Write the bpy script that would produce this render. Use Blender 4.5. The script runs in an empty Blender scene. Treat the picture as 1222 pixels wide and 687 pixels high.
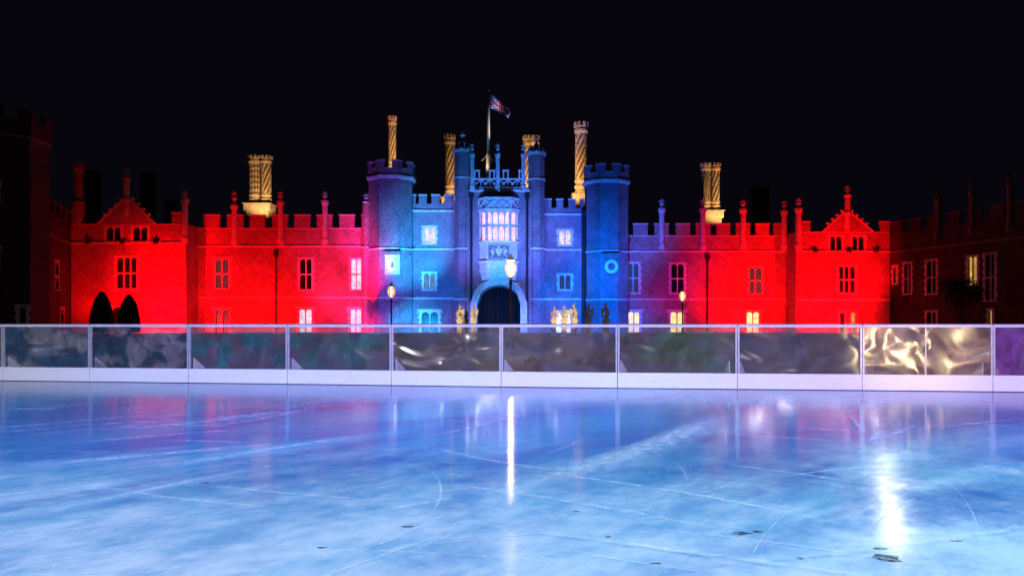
import bpy, bmesh, math, random
from mathutils import Vector, Matrix
random.seed(7)
R = math.radians
sc = bpy.context.scene
F, CX, HY, CH = 900.0, 611.0, 386.0, 1.205      # focal length in photo pixels, principal column, horizon row, eye height

# ---------------------------------------------------------------- camera, world, exposure
cam_d = bpy.data.cameras.new("camera"); cam = bpy.data.objects.new("camera", cam_d)
sc.collection.objects.link(cam); sc.camera = cam
cam.location = (0, 0, CH); cam.rotation_euler = (R(90), 0, 0)
cam_d.sensor_width = 36.0; cam_d.lens = 36.0*F/1222.0
cam_d.shift_y = (HY-343.5)/1222.0
cam_d.clip_end = 6000; cam_d.clip_start = 0.05
w = bpy.data.worlds.new("World"); sc.world = w; w.use_nodes = True
nt = w.node_tree; bg = nt.nodes["Background"]
sky = nt.nodes.new("ShaderNodeTexSky"); sky.sky_type = 'NISHITA'; sky.sun_disc = False
sky.sun_elevation = R(-6); sky.sun_rotation = R(200)
add = nt.nodes.new("ShaderNodeMixRGB"); add.blend_type = 'ADD'; add.inputs[0].default_value = 1
nt.links.new(sky.outputs[0], add.inputs[1]); add.inputs[2].default_value = (0.036, 0.028, 0.060, 1)
nt.links.new(add.outputs[0], bg.inputs[0]); bg.inputs[1].default_value = 0.06
sc.view_settings.view_transform = 'Standard'; sc.view_settings.look = 'None'
sc.view_settings.exposure = 0.0; sc.view_settings.gamma = 1.0

# ---------------------------------------------------------------- lights
def spot(name, loc, tgt, col, watt, cone=70, blend=0.6, rad=0.25):
    d = bpy.data.lights.new(name, 'SPOT'); d.color = col; d.energy = watt
    d.spot_size = R(cone); d.spot_blend = blend; d.shadow_soft_size = rad
    o = bpy.data.objects.new(name, d); sc.collection.objects.link(o)
    o.location = loc; v = Vector(tgt)-Vector(loc); o.rotation_euler = v.to_track_quat('-Z', 'Y').to_euler()
    return o
def area(name, loc, tgt, col, watt, sx, sy):
    d = bpy.data.lights.new(name, 'AREA'); d.shape = 'RECTANGLE'; d.size = sx; d.size_y = sy
    d.color = col; d.energy = watt
    o = bpy.data.objects.new(name, d); sc.collection.objects.link(o)
    o.location = loc; v = Vector(tgt)-Vector(loc); o.rotation_euler = v.to_track_quat('-Z', 'Y').to_euler()
    return o
def PX(px, Y): return (px-CX)*Y/F
def PZ(py, Y): return CH+(HY-py)*Y/F
RED=(1,0.0,0.003); CRIM=(1,0.0,0.06); PINK=(1,0.05,0.35); BLUE=(0.015,0.10,1); CYAN=(0.02,0.42,1); VIO=(0.30,0.16,1); GOLD=(1,0.66,0.30); DEEP=(0.03,0.06,1)
BOOST = 1
def fl(name, px, Yl, tpx, tpy, Yt, col, kw, cone=70, blend=0.95, z=0.5):
    if col is RED: kw *= 1.35; cone *= 1.12
    else: kw *= 1.25
    if BOOST*kw: spot(name, (PX(px,Yt), Yl, z), (PX(tpx,Yt), Yt, 0.5), col, kw*1000*0.5, cone*1.05, 1.0)
    return spot(name, (PX(px,Yt)*1.0, Yl, z), (PX(tpx,Yt), Yt, PZ(tpy,Yt)), col, kw*1000, cone, blend)
fl("flood_red", 203, 97, 197, 345, 107, RED, 44, 66)
fl("flood_red", 150, 98, 125, 330, 107, RED, 6, 74)
fl("flood_red", 255, 98, 262, 340, 110, RED, 7.5, 80)
fl("flood_red", 310, 98, 310, 330, 110, RED, 6.2, 84)
fl("flood_red", 362, 98, 362, 330, 110, RED, 8, 84)
fl("flood_pink", 405, 98, 412, 325, 110, (1,0.02,0.16), 12.75, 66)
fl("flood_red", 437, 102, 437, 320, 107.6, RED, 12, 36, 0.3)
fl("flood_pink", 431, 98, 448, 300, 108, (1,0.01,0.22), 13, 40)
fl("flood_violet", 468, 93, 472, 272, 108, (0.17,0.10,1), 18, 58)
fl("flood_cyan", 505, 95, 494, 290, 108, (0.0,0.42,1), 40, 44)
fl("flood_blue", 524, 94, 520, 300, 108, (0.02,0.17,1), 15, 60)
fl("flood_pink", 552, 93, 556, 290, 106, (0.45,0.07,0.9), 8, 40)
fl("flood_blue", 594, 90, 595, 265, 106, (0.01,0.24,1), 40, 52)
fl("flood_violet", 638, 91, 638, 280, 106, (0.18,0.08,1), 19, 48)
fl("flood_blue", 672, 94, 672, 310, 108, (0.0,0.15,1), 23, 62)
fl("flood_blue", 722, 94, 728, 285, 108, (0.0,0.12,1), 33, 60)
fl("flood_violet", 775, 96, 775, 310, 110, (0.16,0.015,0.8), 3.74, 70)
fl("flood_red", 815, 97, 812, 320, 110, (1,0.0,0.10), 2.55, 74)
fl("flood_red", 872, 99, 876, 335, 110, RED, 16, 70)
fl("flood_red", 925, 99, 920, 335, 110, RED, 9, 70)
fl("flood_red", 985, 96, 988, 335, 106, RED, 30, 74)
fl("flood_red", 1028, 97, 1022, 330, 106, RED, 8, 60)
fl("flood_red", 1062, 92, 1080, 325, 103, RED, 0.12, 60)
# rink floodlights: lavender white from masts behind the skater area, blue gel wash across the ice
spot("rink_flood", (-9,-9,9), (-3,9,-1.5), (0.84,0.84,1.0), 11000, 66, 0.55, 0.3)
spot("rink_flood", (10,-9,9), (4,9,-1.5), (0.90,0.83,1.0), 11500, 66, 0.55, 0.3)
spot("rink_wash", (-14,4,7), (-7,8.5,0), (0.0,0.13,1), 3600, 70, 1.0, 0.4)
spot("rink_wash", (12,3,8), (5,12,0), (0.40,0.05,1), 5200, 60, 1.0, 0.4)
spot("rink_wash", (0,3,9), (-3,12.5,0), (0.28,0.05,1), 3000, 60, 1.0, 0.4)
spot("rink_wash", (-8,0,8), (-4,4.5,0), (0.0,0.40,1), 2000, 60, 1.0, 0.4)
spot("rink_wash", (8,0,8), (1.5,7.2,0), (0.0,0.62,1), 5200, 60, 1.0, 0.4)
spot("glare_spot", (PX(1104,40),40,19.5), (PX(1098,6.2),6.2,0), (1,0.9,0.8), 10500, 3.6, 1.0, 0.10)  # added unseen spot, shaped to draw the glare streak on the ice

# ---------------------------------------------------------------- materials
MATS = {}
def newmat(name):
    m = bpy.data.materials.new(name); m.use_nodes = True; MATS[name] = m
    return m, m.node_tree, m.node_tree.nodes["Principled BSDF"]
def N(t, typ, **kw):
    n = t.nodes.new(typ)
    for k, v in kw.items(): setattr(n, k, v)
    return n
def dirmap(t, vec, ang, scale):
    a = N(t, "ShaderNodeMapping"); a.inputs["Rotation"].default_value = (0, 0, -R(ang)); t.links.new(vec, a.inputs["Vector"])
    return mapping(t, a.outputs[0], scale)
def ramp(t, src, stops):
    r = N(t, "ShaderNodeValToRGB"); t.links.new(src, r.inputs[0])
    while len(r.color_ramp.elements) < len(stops): r.color_ramp.elements.new(0.5)
    for e, (p, c) in zip(r.color_ramp.elements, stops):
        e.position = p; e.color = (c[0], c[1], c[2], 1) if not isinstance(c, (int, float)) else (c, c, c, 1)
    return r.outputs[0]
def noise(t, vec, scale, detail=4, rough=0.55, dist=0.0):
    n = N(t, "ShaderNodeTexNoise"); n.inputs["Scale"].default_value = scale; n.inputs["Detail"].default_value = detail
    n.inputs["Roughness"].default_value = rough; n.inputs["Distortion"].default_value = dist
    if vec is not None: t.links.new(vec, n.inputs["Vector"])
    return n.outputs[0]
def mapping(t, vec, scale=(1,1,1), rot=(0,0,0), loc=(0,0,0)):
    m = N(t, "ShaderNodeMapping"); m.inputs["Scale"].default_value = scale; m.inputs["Rotation"].default_value = rot
    m.inputs["Location"].default_value = loc; t.links.new(vec, m.inputs["Vector"]); return m.outputs[0]
def mixc(t, fac, a, b, mode='MIX'):
    m = N(t, "ShaderNodeMixRGB"); m.blend_type = mode
    for s, v in ((0, fac), (1, a), (2, b)):
        if isinstance(v, (int, float)): m.inputs[s].default_value = v if s == 0 else (v, v, v, 1)
        elif isinstance(v, tuple): m.inputs[s].default_value = (*v[:3], 1)
        else: t.links.new(v, m.inputs[s])
    return m.outputs[0]
def bump(t, src, strength, dist, bs):
    b = N(t, "ShaderNodeBump"); b.inputs["Strength"].default_value = strength; b.inputs["Distance"].default_value = dist
    t.links.new(src, b.inputs["Height"])
    if bs is not None: t.links.new(b.outputs[0], bs.inputs["Normal"])
    return b.outputs[0]
def wallvec(t):
    g = N(t, "ShaderNodeNewGeometry"); s = N(t, "ShaderNodeSeparateXYZ"); t.links.new(g.outputs["Position"], s.inputs[0])
    a = N(t, "ShaderNodeMath", operation='ADD'); t.links.new(s.outputs[0], a.inputs[0]); t.links.new(s.outputs[1], a.inputs[1])
    c = N(t, "ShaderNodeCombineXYZ"); t.links.new(a.outputs[0], c.inputs[0]); t.links.new(s.outputs[2], c.inputs[1])
    return c.outputs[0], g.outputs["Position"], s
def brickmat(name, c1, c2, mortar, diaper=0.0):
    m, t, b = newmat(name); v, pos, sep = wallvec(t)
    br = N(t, "ShaderNodeTexBrick"); t.links.new(v, br.inputs["Vector"])
    br.inputs["Scale"].default_value = 2.3; br.inputs["Mortar Size"].default_value = 0.03
    br.inputs["Color1"].default_value = (*c1, 1); br.inputs["Color2"].default_value = (*c2, 1); br.inputs["Mortar"].default_value = (*mortar, 1)
    n1 = ramp(t, noise(t, pos, 0.45, 6, 0.7), [(0.3, 0.62), (0.7, 1.25)])
    n2 = ramp(t, noise(t, pos, 5.5, 3, 0.7), [(0.36, 0.58), (0.64, 1.35)])
    col = mixc(t, 1, mixc(t, 1, br.outputs[0], n1, 'MULTIPLY'), n2, 'MULTIPLY')
    if diaper:
        dm = mapping(t, v, (0.85, 0.85, 1), (0, 0, R(45)))
        ck = N(t, "ShaderNodeTexBrick"); t.links.new(dm, ck.inputs["Vector"]); ck.offset = 0.0
        ck.inputs["Scale"].default_value = 1.0; ck.inputs["Brick Width"].default_value = 1.0; ck.inputs["Row Height"].default_value = 1.0
        ck.inputs["Mortar Size"].default_value = 0.06
        col = mixc(t, mixc(t, 1, ck.outputs["Fac"], diaper, 'MULTIPLY'), col, (0.08, 0.06, 0.07))
    t.links.new(col, b.inputs["Base Color"]); b.inputs["Roughness"].default_value = 0.9
    b.inputs["Specular IOR Level"].default_value = 0.2
    bump(t, n2, 0.6, 0.06, b)
    return m
brickmat("brick", (0.40,0.25,0.22), (0.30,0.18,0.16), (0.45,0.38,0.34), 0.22)
brickmat("tower_brick", (0.27,0.20,0.21), (0.19,0.14,0.15), (0.38,0.33,0.33), 0.0)
brickmat("chimney_brick", (0.50,0.30,0.17), (0.36,0.20,0.11), (0.5,0.42,0.3))
brickmat("unlit_brick", (0.075,0.05,0.045), (0.05,0.035,0.03), (0.10,0.085,0.08), 0.2)  # palace brick darkened in colour to keep unlit walls and stacks in shade
def simple(name, col, rough=0.8, var=0.25, scale=2.0, metal=0.0, bmp=0.3, bd=0.02, spec=0.3):
    m, t, b = newmat(name); g = N(t, "ShaderNodeNewGeometry")
    n = noise(t, g.outputs["Position"], scale, 5, 0.65)
    t.links.new(mixc(t, 1, ramp(t, n, [(0.3, 1-var), (0.7, 1+var)]), col, 'MULTIPLY'), b.inputs["Base Color"])
    b.inputs["Roughness"].default_value = rough; b.inputs["Metallic"].default_value = metal
    b.inputs["Specular IOR Level"].default_value = spec
    if bmp: bump(t, n, bmp, bd, b)
    return m
simple("groove_shade_brick", (0.07,0.04,0.03), 0.9, 0.3)
simple("stone", (0.66,0.63,0.58), 0.85, 0.3, 2.5, bmp=0.5, bd=0.05)
simple("stone_dark", (0.20,0.18,0.16), 0.85, 0.4, 2.0)
simple("statue_stone", (0.62,0.55,0.42), 0.75, 0.3, 6)
simple("lead", (0.05,0.05,0.055), 0.55, 0.3, 3)
simple("slate", (0.035,0.032,0.035), 0.7, 0.4, 4)
simple("iron", (0.02,0.02,0.022), 0.5, 0.3, 5, spec=0.5)
simple("cream_paint", (0.75,0.66,0.42), 0.5, 0.08, 3)
simple("oak", (0.004,0.003,0.003), 0.8, 0.3, 4)
simple("void", (0.010,0.009,0.010), 0.9, 0.2, 4)
simple("yew", (0.012,0.022,0.010), 0.9, 0.4, 6)
simple("leaf", (0.05,0.07,0.03), 0.8, 0.5, 1.5)
simple("bark", (0.06,0.05,0.04), 0.9, 0.4, 5)
simple("gravel", (0.07,0.06,0.055), 0.95, 0.4, 1.2, bmp=0.6)
simple("grass", (0.025,0.04,0.018), 0.95, 0.4, 1.2, bmp=0.6)
simple("flag_red", (0.6,0.03,0.03), 0.8, 0.1); simple("flag_white", (0.75,0.75,0.75), 0.8, 0.1); simple("flag_blue", (0.03,0.05,0.35), 0.8, 0.1)
simple("white_plastic", (0.80,0.80,0.82), 0.35, 0.03, 1.5, bmp=0.05, spec=0.5)
def _scuff():
    t = MATS["white_plastic"].node_tree; b = t.nodes["Principled BSDF"]; g = N(t, "ShaderNodeNewGeometry")
    n = noise(t, mapping(t, g.outputs["Position"], (1.2,1.2,9)), 3.0, 8, 0.75, 0.4); n2 = noise(t, g.outputs["Position"], 16, 4, 0.7)
    c = mixc(t, ramp(t, n, [(0.56, 0.0), (0.66, 0.55)]), (0.80,0.80,0.82), (0.50,0.50,0.54)); c = mixc(t, ramp(t, n2, [(0.66, 0.0), (0.72, 0.6)]), c, (0.25,0.22,0.22))
    t.links.new(c, b.inputs["Base Color"])
_scuff()
simple("rail_paint", (0.62,0.58,0.66), 0.35, 0.12, 9, bmp=0.15, bd=0.004, spec=0.5)
simple("alu", (0.55,0.54,0.60), 0.35, 0.2, 12, metal=0.4, bmp=0.2, bd=0.003)
simple("rail_cap", (0.10,0.07,0.08), 0.6, 0.4, 14)
simple("dirt", (0.07,0.05,0.045), 1.0, 0.2, 30, bmp=0, spec=0.0)
def _soft():
    t = MATS["dirt"].node_tree; tr = N(t, "ShaderNodeBsdfTransparent"); mx = N(t, "ShaderNodeMixShader"); g = N(t, "ShaderNodeNewGeometry")
    t.links.new(ramp(t, noise(t, g.outputs["Position"], 28, 5, 0.7), [(0.36, 0.0), (0.62, 0.6)]), mx.inputs[0])
    t.links.new(tr.outputs[0], mx.inputs[1]); t.links.new(t.nodes["Principled BSDF"].outputs[0], mx.inputs[2]); t.links.new(mx.outputs[0], t.nodes["Material Output"].inputs[0])
_soft()
simple("marquee_cloth", (0.45,0.42,0.46), 0.7, 0.15, 1)
simple("purple_cloth", (0.35,0.08,0.45), 0.7, 0.2, 1)
def glassmat(name, col=(0.006,0.006,0.008)):
    m, t, b = newmat(name); g = N(t, "ShaderNodeNewGeometry")
    b.inputs["Base Color"].default_value = (*col, 1); b.inputs["Roughness"].default_value = 0.3; b.inputs["Specular IOR Level"].default_value = 0.2
    bump(t, noise(t, g.outputs["Position"], 4, 2), 0.4, 0.03, b)
glassmat("glass")
def litmat(name, col, strength, lattice=True):
    m, t, b = newmat(name); v, pos, sep = wallvec(t)
    br = N(t, "ShaderNodeTexBrick"); t.links.new(v, br.inputs["Vector"]); br.offset = 0.0
    br.inputs["Scale"].default_value = 1.0; br.inputs["Brick Width"].default_value = 0.25; br.inputs["Row Height"].default_value = 0.36
    br.inputs["Mortar Size"].default_value = 0.018
    br.inputs["Color1"].default_value = (1,1,1,1); br.inputs["Color2"].default_value = (0.72,0.72,0.72,1); br.inputs["Mortar"].default_value = (0.35,0.35,0.35,1)
    n = ramp(t, noise(t, pos, 1.6, 3), [(0.3, 0.55), (0.7, 1.15)])
    c = mixc(t, 1, mixc(t, 1, br.outputs[0], n, 'MULTIPLY'), col, 'MULTIPLY')
    b.inputs["Base Color"].default_value = (0.03,0.03,0.03,1); b.inputs["Roughness"].default_value = 0.2
    t.links.new(c, b.inputs["Emission Color"]); b.inputs["Emission Strength"].default_value = strength
litmat("lit_warm", (1,0.75,0.30), 2.0); litmat("lit_pink", (1,0.56,0.76), 2.0); litmat("lit_pale", (0.85,0.72,0.95), 1.5)
litmat("lit_blue", (0.30,0.55,1), 0.55); litmat("lit_amber", (1,0.55,0.12), 0.8); litmat("lit_dim", (0.5,0.3,0.35), 0.10)
litmat("lit_bluedim", (0.10,0.2,0.7), 0.28)
def emis(name, col, s):
    m, t, b = newmat(name); b.inputs["Emission Color"].default_value = (*col, 1); b.inputs["Emission Strength"].default_value = s
    b.inputs["Base Color"].default_value = (0.3,0.3,0.3,1)
emis("mantle", (1,0.74,0.42), 12000)
emis("mantle_dim", (1,0.74,0.42), 1200)
def globemat():
    m, t, b = newmat("globe"); out = t.nodes["Material Output"]
    tr = N(t, "ShaderNodeBsdfTransparent"); mx = N(t, "ShaderNodeMixShader"); mx.inputs[0].default_value = 0.55
    g = N(t, "ShaderNodeNewGeometry"); n = noise(t, g.outputs["Position"], 14, 3)
    t.links.new(mixc(t, 1, ramp(t, n, [(0.35, 0.5), (0.65, 1.3)]), (1,0.56,0.20), 'MULTIPLY'), b.inputs["Emission Color"])
    b.inputs["Base Color"].default_value = (0.004,0.003,0.002,1); b.inputs["Emission Strength"].default_value = 1.25; b.inputs["Roughness"].default_value = 0.2
    t.links.new(tr.outputs[0], mx.inputs[1]); t.links.new(b.outputs[0], mx.inputs[2]); t.links.new(mx.outputs[0], out.inputs[0])
globemat()

def perspex(name, tint1, tint2, seed, grime_refl=0.3, spec=0.085):
    """scuffed, buckled clear plastic sheet: part see-through, part mirror, part reflections painted into frosted grime"""
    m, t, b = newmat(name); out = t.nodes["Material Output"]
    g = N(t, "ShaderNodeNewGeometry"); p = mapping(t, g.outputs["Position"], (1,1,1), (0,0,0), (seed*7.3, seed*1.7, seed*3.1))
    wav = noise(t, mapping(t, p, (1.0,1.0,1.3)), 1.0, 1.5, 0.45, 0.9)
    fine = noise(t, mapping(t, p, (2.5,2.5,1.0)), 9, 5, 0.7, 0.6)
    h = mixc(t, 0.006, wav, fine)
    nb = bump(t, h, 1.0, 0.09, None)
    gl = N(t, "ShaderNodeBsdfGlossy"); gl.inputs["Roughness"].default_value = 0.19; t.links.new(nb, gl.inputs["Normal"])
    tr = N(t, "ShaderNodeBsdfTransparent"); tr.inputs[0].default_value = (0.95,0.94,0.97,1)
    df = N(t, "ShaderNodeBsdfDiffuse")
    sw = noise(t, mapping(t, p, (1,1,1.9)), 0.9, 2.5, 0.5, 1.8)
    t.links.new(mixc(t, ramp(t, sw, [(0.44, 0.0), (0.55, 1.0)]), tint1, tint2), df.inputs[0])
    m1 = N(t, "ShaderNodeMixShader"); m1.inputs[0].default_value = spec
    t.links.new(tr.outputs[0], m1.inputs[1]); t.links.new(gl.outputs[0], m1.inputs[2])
    gr = ramp(t, noise(t, mapping(t, p, (1.6,1.6,1)), 3.0, 7, 0.7, 0.8), [(0.34, 0.16*grime_refl), (0.50, 0.34*grime_refl), (0.60, 0.50*grime_refl), (0.74, 0.85*grime_refl)])
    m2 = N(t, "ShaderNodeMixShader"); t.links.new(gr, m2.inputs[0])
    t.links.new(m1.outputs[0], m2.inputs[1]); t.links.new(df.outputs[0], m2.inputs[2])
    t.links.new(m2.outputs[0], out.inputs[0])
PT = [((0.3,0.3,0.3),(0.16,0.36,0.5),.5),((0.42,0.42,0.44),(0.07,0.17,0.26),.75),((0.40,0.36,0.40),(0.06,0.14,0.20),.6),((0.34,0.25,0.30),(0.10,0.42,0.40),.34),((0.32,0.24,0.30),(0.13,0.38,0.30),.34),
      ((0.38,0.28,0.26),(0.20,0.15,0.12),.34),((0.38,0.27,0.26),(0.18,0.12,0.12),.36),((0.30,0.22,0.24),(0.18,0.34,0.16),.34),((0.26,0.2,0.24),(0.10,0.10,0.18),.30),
      ((0.75,0.52,0.28),(0.30,0.20,0.12),.60),((0.40,0.12,0.50),(0.34,0.14,0.42),.62)]  # gold, teal, green, purple: mirrored surroundings and glare painted into the sheets
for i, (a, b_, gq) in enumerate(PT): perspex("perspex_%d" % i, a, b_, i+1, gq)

def icemat():
    m, t, b = newmat("ice"); out = t.nodes["Material Output"]
    g = N(t, "ShaderNodeNewGeometry"); pos = g.outputs["Position"]
    big = noise(t, dirmap(t, pos, 50, (0.16,0.42,1)), 1.0, 4, 0.6, 0.8)
    strokes = noise(t, dirmap(t, pos, 57, (0.35,1.0,1)), 1.0, 7, 0.68, 0.5)
    strokes2 = noise(t, dirmap(t, pos, 38, (0.8,2.2,1)), 1.0, 6, 0.7, 0.3)
    finen = noise(t, dirmap(t, pos, 62, (5,9,1)), 1.0, 6, 0.75)
    clear = mixc(t, ramp(t, big, [(0.38, 0.0), (0.62, 1.0)]), (0.08,0.24,0.58), (0.12,0.60,0.80))
    s = mixc(t, 0.5, strokes, strokes2)
    s = mixc(t, 0.35, s, big); s = mixc(t, 0.30, s, noise(t, pos, 2.2, 8, 0.72, 0.3)); s = mixc(t, 0.12, s, finen)
    sp = N(t, "ShaderNodeSeparateXYZ"); t.links.new(pos, sp.inputs[0])
    near = N(t, "ShaderNodeMapRange"); near.inputs["From Min"].default_value = 3.0; near.inputs["From Max"].default_value = 11.5
    near.inputs["To Min"].default_value = 0.07; near.inputs["To Max"].default_value = -0.22; t.links.new(sp.outputs[1], near.inputs[0])
    ad = N(t, "ShaderNodeMath", operation='ADD'); t.links.new(s, ad.inputs[0]); t.links.new(near.outputs[0], ad.inputs[1])
    frost = ramp(t, ad.outputs[0], [(0.40, 0.0), (0.48, 0.30), (0.56, 0.8), (0.64, 1.0)])
    col = mixc(t, frost, clear, (0.74,0.78,0.86))
    df = N(t, "ShaderNodeBsdfDiffuse"); t.links.new(col, df.inputs[0])
    gl = N(t, "ShaderNodeBsdfAnisotropic"); gl.distribution = 'GGX'
    gl.inputs["Anisotropy"].default_value = ANISO; gl.inputs["Rotation"].default_value = 0.0
    uv = N(t, "ShaderNodeTangent"); uv.direction_type = 'UV_MAP'; uv.uv_map = "UVMap"
    t.links.new(uv.outputs[0], gl.inputs["Tangent"])
    t.links.new(ramp(t, frost, [(0.0, 0.10), (1.0, 0.25)]), gl.inputs["Roughness"])
    nb = bump(t, mixc(t, 0.4, finen, noise(t, pos, 3.0, 4)), 0.03, 0.008, None)
    t.links.new(nb, gl.inputs["Normal"]); t.links.new(nb, df.inputs["Normal"])
    fr = N(t, "ShaderNodeFresnel"); fr.inputs[0].default_value = 1.8
    mr = N(t, "ShaderNodeMapRange"); mr.inputs["To Min"].default_value = 0.0; mr.inputs["To Max"].default_value = 1.0
    t.links.new(fr.outputs[0], mr.inputs[0])
    mu = N(t, "ShaderNodeMath", operation='MULTIPLY'); t.links.new(mr.outputs[0], mu.inputs[0])
    t.links.new(ramp(t, frost, [(0.0, 1.0), (1.0, 0.55)]), mu.inputs[1])
    mx = N(t, "ShaderNodeMixShader"); t.links.new(mu.outputs[0], mx.inputs[0])
    t.links.new(df.outputs[0], mx.inputs[1]); t.links.new(gl.outputs[0], mx.inputs[2]); t.links.new(mx.outputs[0], out.inputs[0])
ANISO = 0.55
icemat()
def frostmat():
    m, t, b = newmat("frost_mark"); out = t.nodes["Material Output"]
    df = N(t, "ShaderNodeBsdfDiffuse"); df.inputs[0].default_value = (0.85,0.88,0.95,1); tr = N(t, "ShaderNodeBsdfTransparent")
    uv = N(t, "ShaderNodeUVMap"); uv.uv_map = "UVMap"; sp = N(t, "ShaderNodeSeparateXYZ"); t.links.new(uv.outputs[0], sp.inputs[0])
    g = N(t, "ShaderNodeNewGeometry")
    n = noise(t, g.outputs["Position"], 9, 6, 0.75)
    e = ramp(t, sp.outputs[1], [(0.0, 0.0), (0.5, 1.0), (1.0, 0.0)])
    e2 = ramp(t, sp.outputs[0], [(0.0, 0.0), (0.35, 1.0), (0.9, 0.7), (1.0, 0.0)])
    a = mixc(t, 1, mixc(t, 1, e, e2, 'MULTIPLY'), ramp(t, n, [(0.40, 0.05), (0.62, 0.7)]), 'MULTIPLY')
    mx = N(t, "ShaderNodeMixShader"); t.links.new(a, mx.inputs[0]); t.links.new(tr.outputs[0], mx.inputs[1]); t.links.new(df.outputs[0], mx.inputs[2])
    t.links.new(mx.outputs[0], out.inputs[0])
frostmat()

# ---------------------------------------------------------------- mesh helpers
COL = sc.collection
ORG = {}
class MB:
    def __init__(s, mat): s.v = []; s.f = []; s.fm = []; s.mats = [mat]; s.cur = 0; s.uv = None
    def use(s, mat):
        if mat not in s.mats: s.mats.append(mat)
        s.cur = s.mats.index(mat); return s
    def face(s, pts):
        i = len(s.v); s.v += [tuple(p) for p in pts]; s.f.append(list(range(i, i+len(pts)))); s.fm.append(s.cur)
    def mesh(s, vs, fs):
        i = len(s.v); s.v += [tuple(p) for p in vs]
        for f in fs: s.f.append([i+k for k in f]); s.fm.append(s.cur)
    def prism(s, base, top):
        n = len(base); vs = list(base)+list(top)
        fs = [[k, (k+1) % n, n+(k+1) % n, n+k] for k in range(n)]+[list(range(n))[::-1], list(range(n, 2*n))]
        s.mesh(vs, fs)
    def poly(s, pts, z0, z1):      # vertical prism of plan polygon
        s.prism([(x, y, z0) for x, y in pts], [(x, y, z1) for x, y in pts])
    def box(s, x0, x1, y0, y1, z0, z1): s.poly([(x0,y0),(x1,y0),(x1,y1),(x0,y1)], z0, z1)
    def pbox(s, pl, s0, s1, z0, z1, d0, d1):   # box on a wall plane; d = distance out from the wall
        s.prism([pl.p(s0,z0,d0), pl.p(s1,z0,d0), pl.p(s1,z0,d1), pl.p(s0,z0,d1)], [pl.p(s0,z1,d0), pl.p(s1,z1,d0), pl.p(s1,z1,d1), pl.p(s0,z1,d1)])
    def pface(s, pl, prof, d0, d1):            # extrude a (s,z) outline from d0 to d1
        s.prism([pl.p(a, z, d0) for a, z in prof], [pl.p(a, z, d1) for a, z in prof])
    def lathe(s, cx, cy, prof, n=12, rot=0, fn=None):
        vs = []; fs = []
        for (r, z) in prof:
            for k in range(n):
                a = 2*math.pi*k/n+rot; rr = r*(fn(a, z) if fn else 1)
                vs.append((cx+rr*math.cos(a), cy+rr*math.sin(a), z))
        for j in range(len(prof)-1):
            for k in range(n): fs.append([j*n+k, j*n+(k+1) % n, (j+1)*n+(k+1) % n, (j+1)*n+k])
        fs.append(list(range(n))[::-1]); fs.append([(len(prof)-1)*n+k for k in range(n)])
        s.mesh(vs, fs)
    def bar(s, a, b, r, n=6, r2=None):
        a = Vector(a); b = Vector(b); d = (b-a).normalized(); u = d.orthogonal().normalized(); w_ = d.cross(u); r2 = r if r2 is None else r2
        A = [a+(u*math.cos(2*math.pi*k/n)+w_*math.sin(2*math.pi*k/n))*r for k in range(n)]
        B = [b+(u*math.cos(2*math.pi*k/n)+w_*math.sin(2*math.pi*k/n))*r2 for k in range(n)]
        s.prism(A, B)
    def ball(s, c, rx, ry, rz, n=10, m=6, rot=None):
        vs = []; fs = []
        for j in range(m+1):
            th = math.pi*j/m
            for k in range(n):
                a = 2*math.pi*k/n; q = Vector((rx*math.sin(th)*math.cos(a), ry*math.sin(th)*math.sin(a), -rz*math.cos(th)))
                if rot: q = rot @ q
                vs.append(Vector(c)+q)
        for j in range(m):
            for k in range(n): fs.append([j*n+k, j*n+(k+1) % n, (j+1)*n+(k+1) % n, (j+1)*n+k])
        s.mesh(vs, fs)
    def build(s, name, parent=None, smooth=False, origin=None):
        me = bpy.data.meshes.new(name)
        o0 = Vector((0,0,0))
        if parent is not None: o0 = ORG[parent]
        elif origin is not None: o0 = Vector(origin)
        me.from_pydata([tuple(Vector(p)-o0) for p in s.v], [], s.f)
        for mn in s.mats: me.materials.append(MATS[mn])
        me.polygons.foreach_set("material_index", s.fm)
        if smooth: me.polygons.foreach_set("use_smooth", [True]*len(me.polygons))
        if s.uv: 
            l = me.uv_layers.new(name="UVMap"); 
            for k, lp in enumerate(me.loops): l.data[k].uv = s.uv[lp.vertex_index]
        me.validate()
        bm = bmesh.new(); bm.from_mesh(me); bmesh.ops.remove_doubles(bm, verts=bm.verts, dist=1e-4) if smooth else None
        if not s.uv: bmesh.ops.recalc_face_normals(bm, faces=bm.faces)
        bm.to_mesh(me); bm.free()
        o = bpy.data.objects.new(name, me); COL.objects.link(o)
        if parent is not None: o.parent = parent; ORG[o] = o0
        else: o.location = o0; ORG[o] = o0
        return o
def thing(name, label, cat, loc, group=None):
    o = bpy.data.objects.new(name, None); COL.objects.link(o); o.location = loc; ORG[o] = Vector(loc)
    o.empty_display_size = 0.3
    o["label"] = label; o["category"] = cat
    if group: o["group"] = group
    return o
def tag(o, label, cat, group=None):
    o["label"] = label; o["category"] = cat
    if group: o["group"] = group
    return o
def struct(o, kind="structure"): o["kind"] = kind; return o
def copy_thing(root, loc, label):
    r = root.copy(); COL.objects.link(r); r.location = loc; r["label"] = label
    for ch in list(root.children):
        c = ch.copy(); COL.objects.link(c); c.parent = r
        for g in list(ch.children):
            d = g.copy(); COL.objects.link(d); d.parent = c
    return r
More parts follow.
